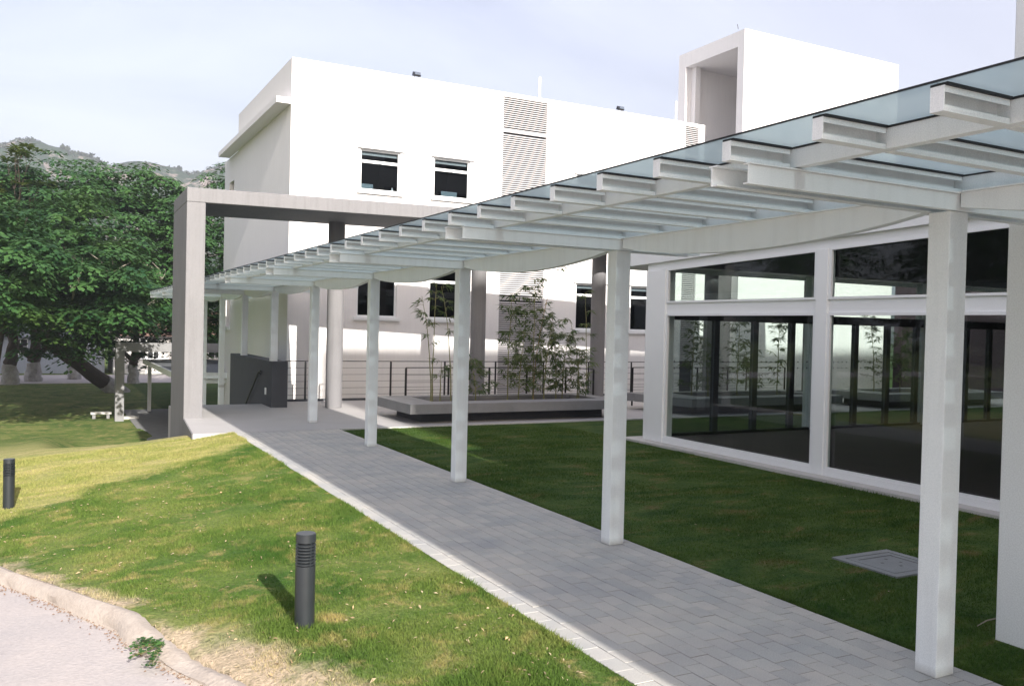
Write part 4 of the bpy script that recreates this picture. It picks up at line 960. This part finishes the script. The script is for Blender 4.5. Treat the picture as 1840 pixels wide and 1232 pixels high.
for (px_, py_, pz_) in [(2.2, 41.3, 4.0), (3.6, 41.2, 2.6), (-1.2, 41.2, 3.2), (4.4, 42.2, 3.9), (0.8, 38.5, 3.2)]:
    q = MB(); a_ = Vector((px_, py_, pz_)); rr0 = random.Random(int(px_ * 10 + 50))
    for k in range(3):
        e_ = a_ + Vector((rr0.uniform(-1.0, 1.0), -0.5, rr0.uniform(0.3, 1.3))); limb(q, [a_ + Vector((0, 2.5, -0.5)), a_, a_.lerp(e_, .5) + Vector((.1, 0, .08)), e_], 0.045, 0.012, 5)
    q.build('branch', 'palebark', t1, smooth=True)
tb = MB(); limb(tb, [(4.0, 58.8, -2.7), (3.5, 58.6, -2.2), (2.9, 58.3, -1.68)], 0.56, 0.47); tb.build('trunk_base', 'paintbark', t1, smooth=True)
make_crown('crown', t1, [(2.0, 48.0, 5.6, 5.4, 6.4, 3.9), (5.6, 47.2, 3.9, 3.9, 5.0, 3.9), (-1.8, 47, 5.0, 4.4, 5.8, 3.5), (3.3, 45.5, 3.2, 3.9, 4.6, 2.6), (1.2, 44.5, 2.3, 3.4, 3.4, 2.1), (5.9, 45.2, 3.0, 2.4, 3.3, 2.0), (0.4, 48.5, 8.4, 3.4, 3.8, 1.6), (3.6, 48.5, 8.8, 2.8, 3.4, 1.3), (-2.6, 47.5, 8.0, 2.8, 3.4, 1.5), (1.2, 37.5, 3.6, 3.0, 4.0, 2.2), (-1.8, 35.5, 4.0, 2.2, 4.0, 2.2), (0.2, 42, 5.0, 4.0, 4.2, 2.6), (6.4, 48.5, 7.3, 2.6, 3.3, 1.8)], 2200, 0.92, 11)
# tree right of the portal column
t2 = thing('broad_tree', (10.5, 60, -2.4), 'dense green tree standing between the portal column and the white building', 'tree', 'trees on the lower lawn')
tr = MB(); limb(tr, [(10.5, 60, -2.6), (10.4, 59.8, 1.0), (10.8, 59, 5)], 0.4, 0.2); limb(tr, [(10.4, 59.8, 1.0), (12, 58, 5)], .2, .08); tr.build('trunk', 'bark', t2, smooth=True)
make_crown('crown', t2, [(10.6, 56, 6.2, 3.6, 4.0, 3.8), (10.2, 55.5, 2.6, 3.4, 3.6, 3.2), (9.9, 55, 9.9, 2.2, 2.4, 1.9), (13.5, 57, 6, 4, 4, 4.5)], 620, 0.95, 12)
# trees with whitewashed trunks on the left
def left_tree(x, y, label, blobs, seed, n, hgt=5.0, r=0.42, fork=True, mat='leaf'):
    t = thing('whitewashed_tree', (x, y, -2.4), label, 'tree', 'trees on the lower lawn')
    tr = MB(); limb(tr, [(x, y, -1.1), (x + .15, y - .3, 0.4), (x - .2, y - 1, hgt)], r, r * .5)
    if fork:
        limb(tr, [(x, y, -0.9), (x - 1.4, y, 0.6), (x - 3, y - 1, 2.6)], r * .5, r * .2); limb(tr, [(x, y, -0.9), (x + 1.3, y, 0.6), (x + 2.5, y - 1, 2.8)], r * .55, r * .25)
    tr.build('trunk', 'bark', t, smooth=True)
    tb = MB(); limb(tb, [(x + .02, y + .02, -2.7), (x, y, -1.9), (x, y, -1.08)], r * 1.5, r * 1.02); tb.build('trunk_base', 'paintbark', t, smooth=True)
    make_crown('crown', t, blobs, n, 1.05, seed, mat)
left_tree(-1.0, 69.5, 'forked tree with whitewashed trunk base left of the leaning trunk', [(-2.5, 66, 7, 5, 5, 4.5), (-4.5, 62, 4.2, 4, 4, 2.8), (0, 66, 3.2, 4, 4, 1.6)], 21, 520)
left_tree(-2.3, 66.5, 'straight tree with whitewashed base at the far left edge', [(-6, 60, 7.2, 5.5, 6, 5), (-4.8, 57, 3.2, 3.4, 4, 2.6)], 22, 620, fork=False)
left_tree(1.6, 71.5, 'small whitewashed trunk seen under the leaning trunk', [(1.5, 66, 5.5, 3, 3, 2.5)], 23, 160, r=0.36, fork=False)
left_tree(5.2, 66.5, 'pale trunk just left of the gateway frame post, under the crown', [(4.2, 62, 5, 3, 3, 2)], 24, 130, r=0.3, fork=True, mat='leaf2')
# plumeria-like tree whose top branches poke above the crowns at the left
tp = thing('plumeria_tree', (-2.6, 46, -2.4), 'thin pale branched tree with leaf tufts at the upper left', 'tree')
tr = MB(); rr = random.Random(3); tufts = []
def pbranch(p, d, l, r, depth):
    e = p + d * l; limb(tr, [p, p.lerp(e, .5) + Vector((0, 0, .05)), e], r, r * .65, 6)
    if depth == 0: tufts.append((e, d)); return
    for k in range(2 if depth != 2 else 3):
        nd = (d + Vector((rr.uniform(-.8, .8), rr.uniform(-.5, .5), rr.uniform(-.1, .55)))).normalized(); pbranch(e, nd, l * rr.uniform(.6, .85), r * .62, depth - 1)
pbranch(Vector((-2.6, 46, -3.0)), Vector((0.16, -0.02, 1)).normalized(), 5.2, 0.16, 0); tufts.clear()
pbranch(Vector((-1.77, 45.9, 2.1)), Vector((0.28, -.05, 1)).normalized(), 2.5, 0.075, 4)
pbranch(Vector((-1.77, 45.9, 2.1)), Vector((-0.5, -.05, .9)).normalized(), 2.1, 0.06, 3)
tr.build('trunk', 'bark', tp, smooth=True)
fo = MB()
for e, d in tufts:
    for k in range(20):
        a = rr.uniform(0, 6.28); l = rr.uniform(.28, .48); ld = (Vector((math.cos(a), math.sin(a), rr.uniform(-.25, .6)))).normalized(); sd = ld.cross(Vector((0, 0, 1))).normalized() * l * .17
        kk = len(fo.v); fo.v += [tuple(e), tuple(e + ld * l * .55 + sd), tuple(e + ld * l - Vector((0, 0, .05))), tuple(e + ld * l * .55 - sd)]; fo.f.append((kk, kk+1, kk+2, kk+3))
fo.build('foliage', 'pleaf', tp)
# trees beyond the left edge of the view; the pavilion glass mirrors them
base_children = [c for c in t2.children]
lt = ['dense garden tree nearest the path at left, mirrored in the pavilion glass', 'second garden tree of the row left of the view, mirrored in the glass', 'third garden tree of the row left of the view, mirrored in the glass',
      'fourth garden tree of the row left of the view', 'fifth garden tree of the row left of the view', 'sixth garden tree at the far end of the row left of the view', 'garden tree left and behind the viewpoint', 'garden tree farthest behind the viewpoint at left']
for i, (x, y) in enumerate([(-24, 4), (-26, 12), (-24, 20), (-26, 28), (-25, 36), (-26, 45), (-24, -4), (-26, -12)]):
    c = copy_tree(t2); c.location = (x, y, -1.5 - 0.4 * (i % 3)); c.rotation_euler = (0, 0, i * 1.3); c['label'] = lt[i]; c['group'] = 'garden trees left of the view'

# ------------------------------------------------------------------ mountain
mx_ = np.linspace(-420, 620, 260); my_ = np.linspace(0, 1, 60)
sil = lambda x: np.interp(x, [-420, -250, -120, -60, -27.5, -14.7, -5.9, 4, 10.6, 20, 29.3, 38.7, 51.6, 64.8, 78.3, 99, 140, 220, 350, 620], [70, 95, 112, 104, 107, 111, 110, 108, 104, 101, 96, 99.5, 103.5, 102.5, 101, 108, 112, 100, 110, 60])
MXg, Tg = np.meshgrid(mx_, my_, indexing='ij')
Yg = 330 + Tg * 400
ridge = sil(MXg * 600 / np.maximum(Yg, 1) * 1.0)
prof = np.where(Tg < 0.675, (Tg / 0.675) ** 1.25, 1 - (Tg - 0.675) * 1.3)
n_ = vnoise(MXg, Yg, 40) * 4.5 + vnoise(MXg + 50, Yg, 17) * 2.8 + vnoise(MXg, Yg + 30, 7) * 1.5 + vnoise(MXg, Yg + 30, 3.4) * 0.8
Zg = -3 + (ridge + 1) * prof * 1.0 + n_ * np.clip(Tg * 2.2, 0, 1) * np.where(np.abs(Tg - 0.675) < 0.05, 0.35, 1)
V = np.stack([MXg, Yg, Zg], -1).reshape(-1, 3); ii, jj = np.meshgrid(np.arange(259), np.arange(59), indexing='ij'); a0 = (ii * 60 + jj).ravel()
F = np.stack([a0, a0 + 60, a0 + 61, a0 + 1], -1)
numpy_mesh('mountain', V, F, 'hill', kind='structure')
# scrub and little trees on the slopes
g = np.random.default_rng(4); ns = 11000
sx = g.uniform(-160, 230, ns); stt = np.where(g.uniform(size=ns) < 0.22, g.uniform(0.655, 0.70, ns), g.uniform(0.25, 0.70, ns)); syy = 330 + stt * 400
ki = np.clip(((sx + 420) / 1040 * 259).astype(int), 0, 258); kj = np.clip((stt * 59).astype(int), 0, 58); sz = Zg[ki, kj]
keep = (vnoise(sx, syy, 22) + vnoise(sx, syy, 9) * .7) > -0.25; sx, syy, sz = sx[keep], syy[keep], sz[keep]; ns = len(sx)
sizes = g.uniform(0.35, 1.25, ns); nq = 8
cen = np.stack([sx, syy, sz], 1)[:, None, :] + g.normal(size=(ns, nq, 3)) * sizes[:, None, None] * np.array([.55, .4, .5]) + np.array([0, 0, .9]) * sizes[:, None, None]
d1 = g.normal(size=(ns, nq, 3)) * sizes[:, None, None] * .5; d2 = g.normal(size=(ns, nq, 3)) * sizes[:, None, None] * .5
V = np.stack([cen - d1, cen + d2, cen + d1, cen - d2], 2).reshape(-1, 3)
numpy_mesh('hillside_scrub', V, np.arange(len(V)).reshape(-1, 4), 'scrub', kind='stuff')

# ------------------------------------------------------------------ grass blades and litter
def blades(n, xr, yr, seed, hmin, hmax, cond):
    g = np.random.default_rng(seed)
    x = g.uniform(*xr, n); y = yr[0] + (yr[1] - yr[0]) * g.uniform(size=n) ** 1.7
    k = cond(x, y); x, y = x[k], y[k]; n = len(x)
    z = ground_z(x, y); d = np.sqrt(x * x + y * y); sc_ = 0.75 + d * 0.05
    h = g.uniform(hmin, hmax, n) * (1 + 0.5 * vnoise(x, y, 0.5)).clip(.4, 2.0); a = g.uniform(0, 2*np.pi, n); w = 0.0022 * sc_ * 1.5
    le = h * g.uniform(0.2, 1.1, n); la = g.uniform(0, 2*np.pi, n)
    p0 = np.stack([x - np.cos(a) * w, y - np.sin(a) * w, z - 0.004], 1); p1 = np.stack([x + np.cos(a) * w, y + np.sin(a) * w, z - 0.004], 1)
    p2 = np.stack([x + np.cos(la) * le, y + np.sin(la) * le, z + h], 1)
    return np.stack([p0, p1, p2], 1).reshape(-1, 3)
def c_left(x, y):
    cxv = curb_x(y) + 0.09; dens = np.clip((x - cxv) / np.where(y < 6.3, 0.6, 0.35) + vnoise(x, y, 0.25) * .45, 0.0, 1); dens = np.where((y < 6.3) & (x - cxv < 0.35), dens ** 3, dens)
    return (x < 3.08) & (x > cxv) & (RNG.uniform(size=len(x)) < dens) & (x > -0.07 * y - 0.6)
def c_right(x, y):
    return (y < 16.9) & ~((x > 6.56) & (x < 7.36) & (y > 5.11) & (y < 5.87)) & ~((x > 5.88) & (y < 3.82)) & (x < 9.85)
VB = np.concatenate([blades(520000, (-2.2, 3.08), (3.3, 17.5), 1, 0.012, 0.030, c_left), blades(190000, (5.17, 9.84), (3.0, 16.9), 2, 0.012, 0.028, c_right)])
VB = np.concatenate([VB, blades(9000, (3.02, 3.13), (3.6, 17.0), 3, 0.015, 0.035, lambda x, y: x < 3.12), blades(7000, (5.13, 5.2), (3.0, 16.9), 5, 0.015, 0.03, lambda x, y: x > 0)])
numpy_mesh('grass', VB, np.arange(len(VB)).reshape(-1, 3), 'blade', kind='stuff')
g = np.random.default_rng(9)
def litter(n, xr, yr, cond, smin, smax):
    x = g.uniform(*xr, n); y = yr[0] + (yr[1] - yr[0]) * g.uniform(size=n) ** 1.3; k = cond(x, y); x, y = x[k], y[k]; n = len(x)
    z = ground_z(x, y) + 0.022; a = g.uniform(0, 6.28, n); l = g.uniform(smin, smax, n); w = l * g.uniform(.15, .42, n)
    d = np.stack([np.cos(a) * l, np.sin(a) * l, g.normal(size=n) * l * .25], 1); s = np.stack([-np.sin(a) * w, np.cos(a) * w, g.normal(size=n) * w * .5], 1); c = np.stack([x, y, z], 1)
    up = np.stack([np.zeros(n), np.zeros(n), w * .6], 1)
    return np.stack([c - d, c + s + up, c + d, c - s + up], 1).reshape(-1, 3)
n_ = 700; yb = g.uniform(3.2, 10.0, n_); xb = curb_x(yb) - 0.02 + np.abs(g.normal(size=n_)) * -0.06
zb_ = -0.118 - 0.11 * np.clip(3.1 - xb, 0, 4) * sstep(5, 13, yb) * 0.9; l_ = g.uniform(0.004, 0.014, n_); a_ = g.uniform(0, 6.28, n_)
d_ = np.stack([np.cos(a_) * l_, np.sin(a_) * l_, 0 * l_], 1); s_q = np.stack([-np.sin(a_) * l_ * .6, np.cos(a_) * l_ * .6, 0 * l_], 1); c_q = np.stack([xb, yb, zb_ + 0.004], 1); t_q = c_q + np.array([0, 0, .006])
VG = np.stack([c_q - d_, c_q + s_q, t_q, c_q - d_, c_q - s_q, t_q, c_q + d_, c_q + s_q, t_q, c_q + d_, c_q - s_q, t_q], 1).reshape(-1, 3)
numpy_mesh('curb_debris', VG, np.arange(len(VG)).reshape(-1, 3), 'debris', kind='stuff')
VL = np.concatenate([litter(2100, (-1.5, 3.0), (3.6, 14), lambda x, y: x > curb_x(y) + .1, 0.004, 0.024), litter(120, (5.2, 9.8), (3.2, 16), lambda x, y: x > 0, 0.006, 0.02)])
numpy_mesh('leaf_litter', VL, np.arange(len(VL)).reshape(-1, 4), 'dryleaf', kind='stuff')

# ------------------------------------------------------------------ air
m, nt, out = mat_new('haze_air')
pvv = N(nt, 'ShaderNodeVolumePrincipled', Density=0.00075, Anisotropy=0.25); pvv.inputs['Color'].default_value = (0.86, 0.92, 1.0, 1)
L(nt, pvv.outputs[0], out.inputs['Volume']); M['haze'] = m
MB().box(-1320, 1320, -1320, 1320, -3.9, 128).build('haze', 'haze', kind='stuff')
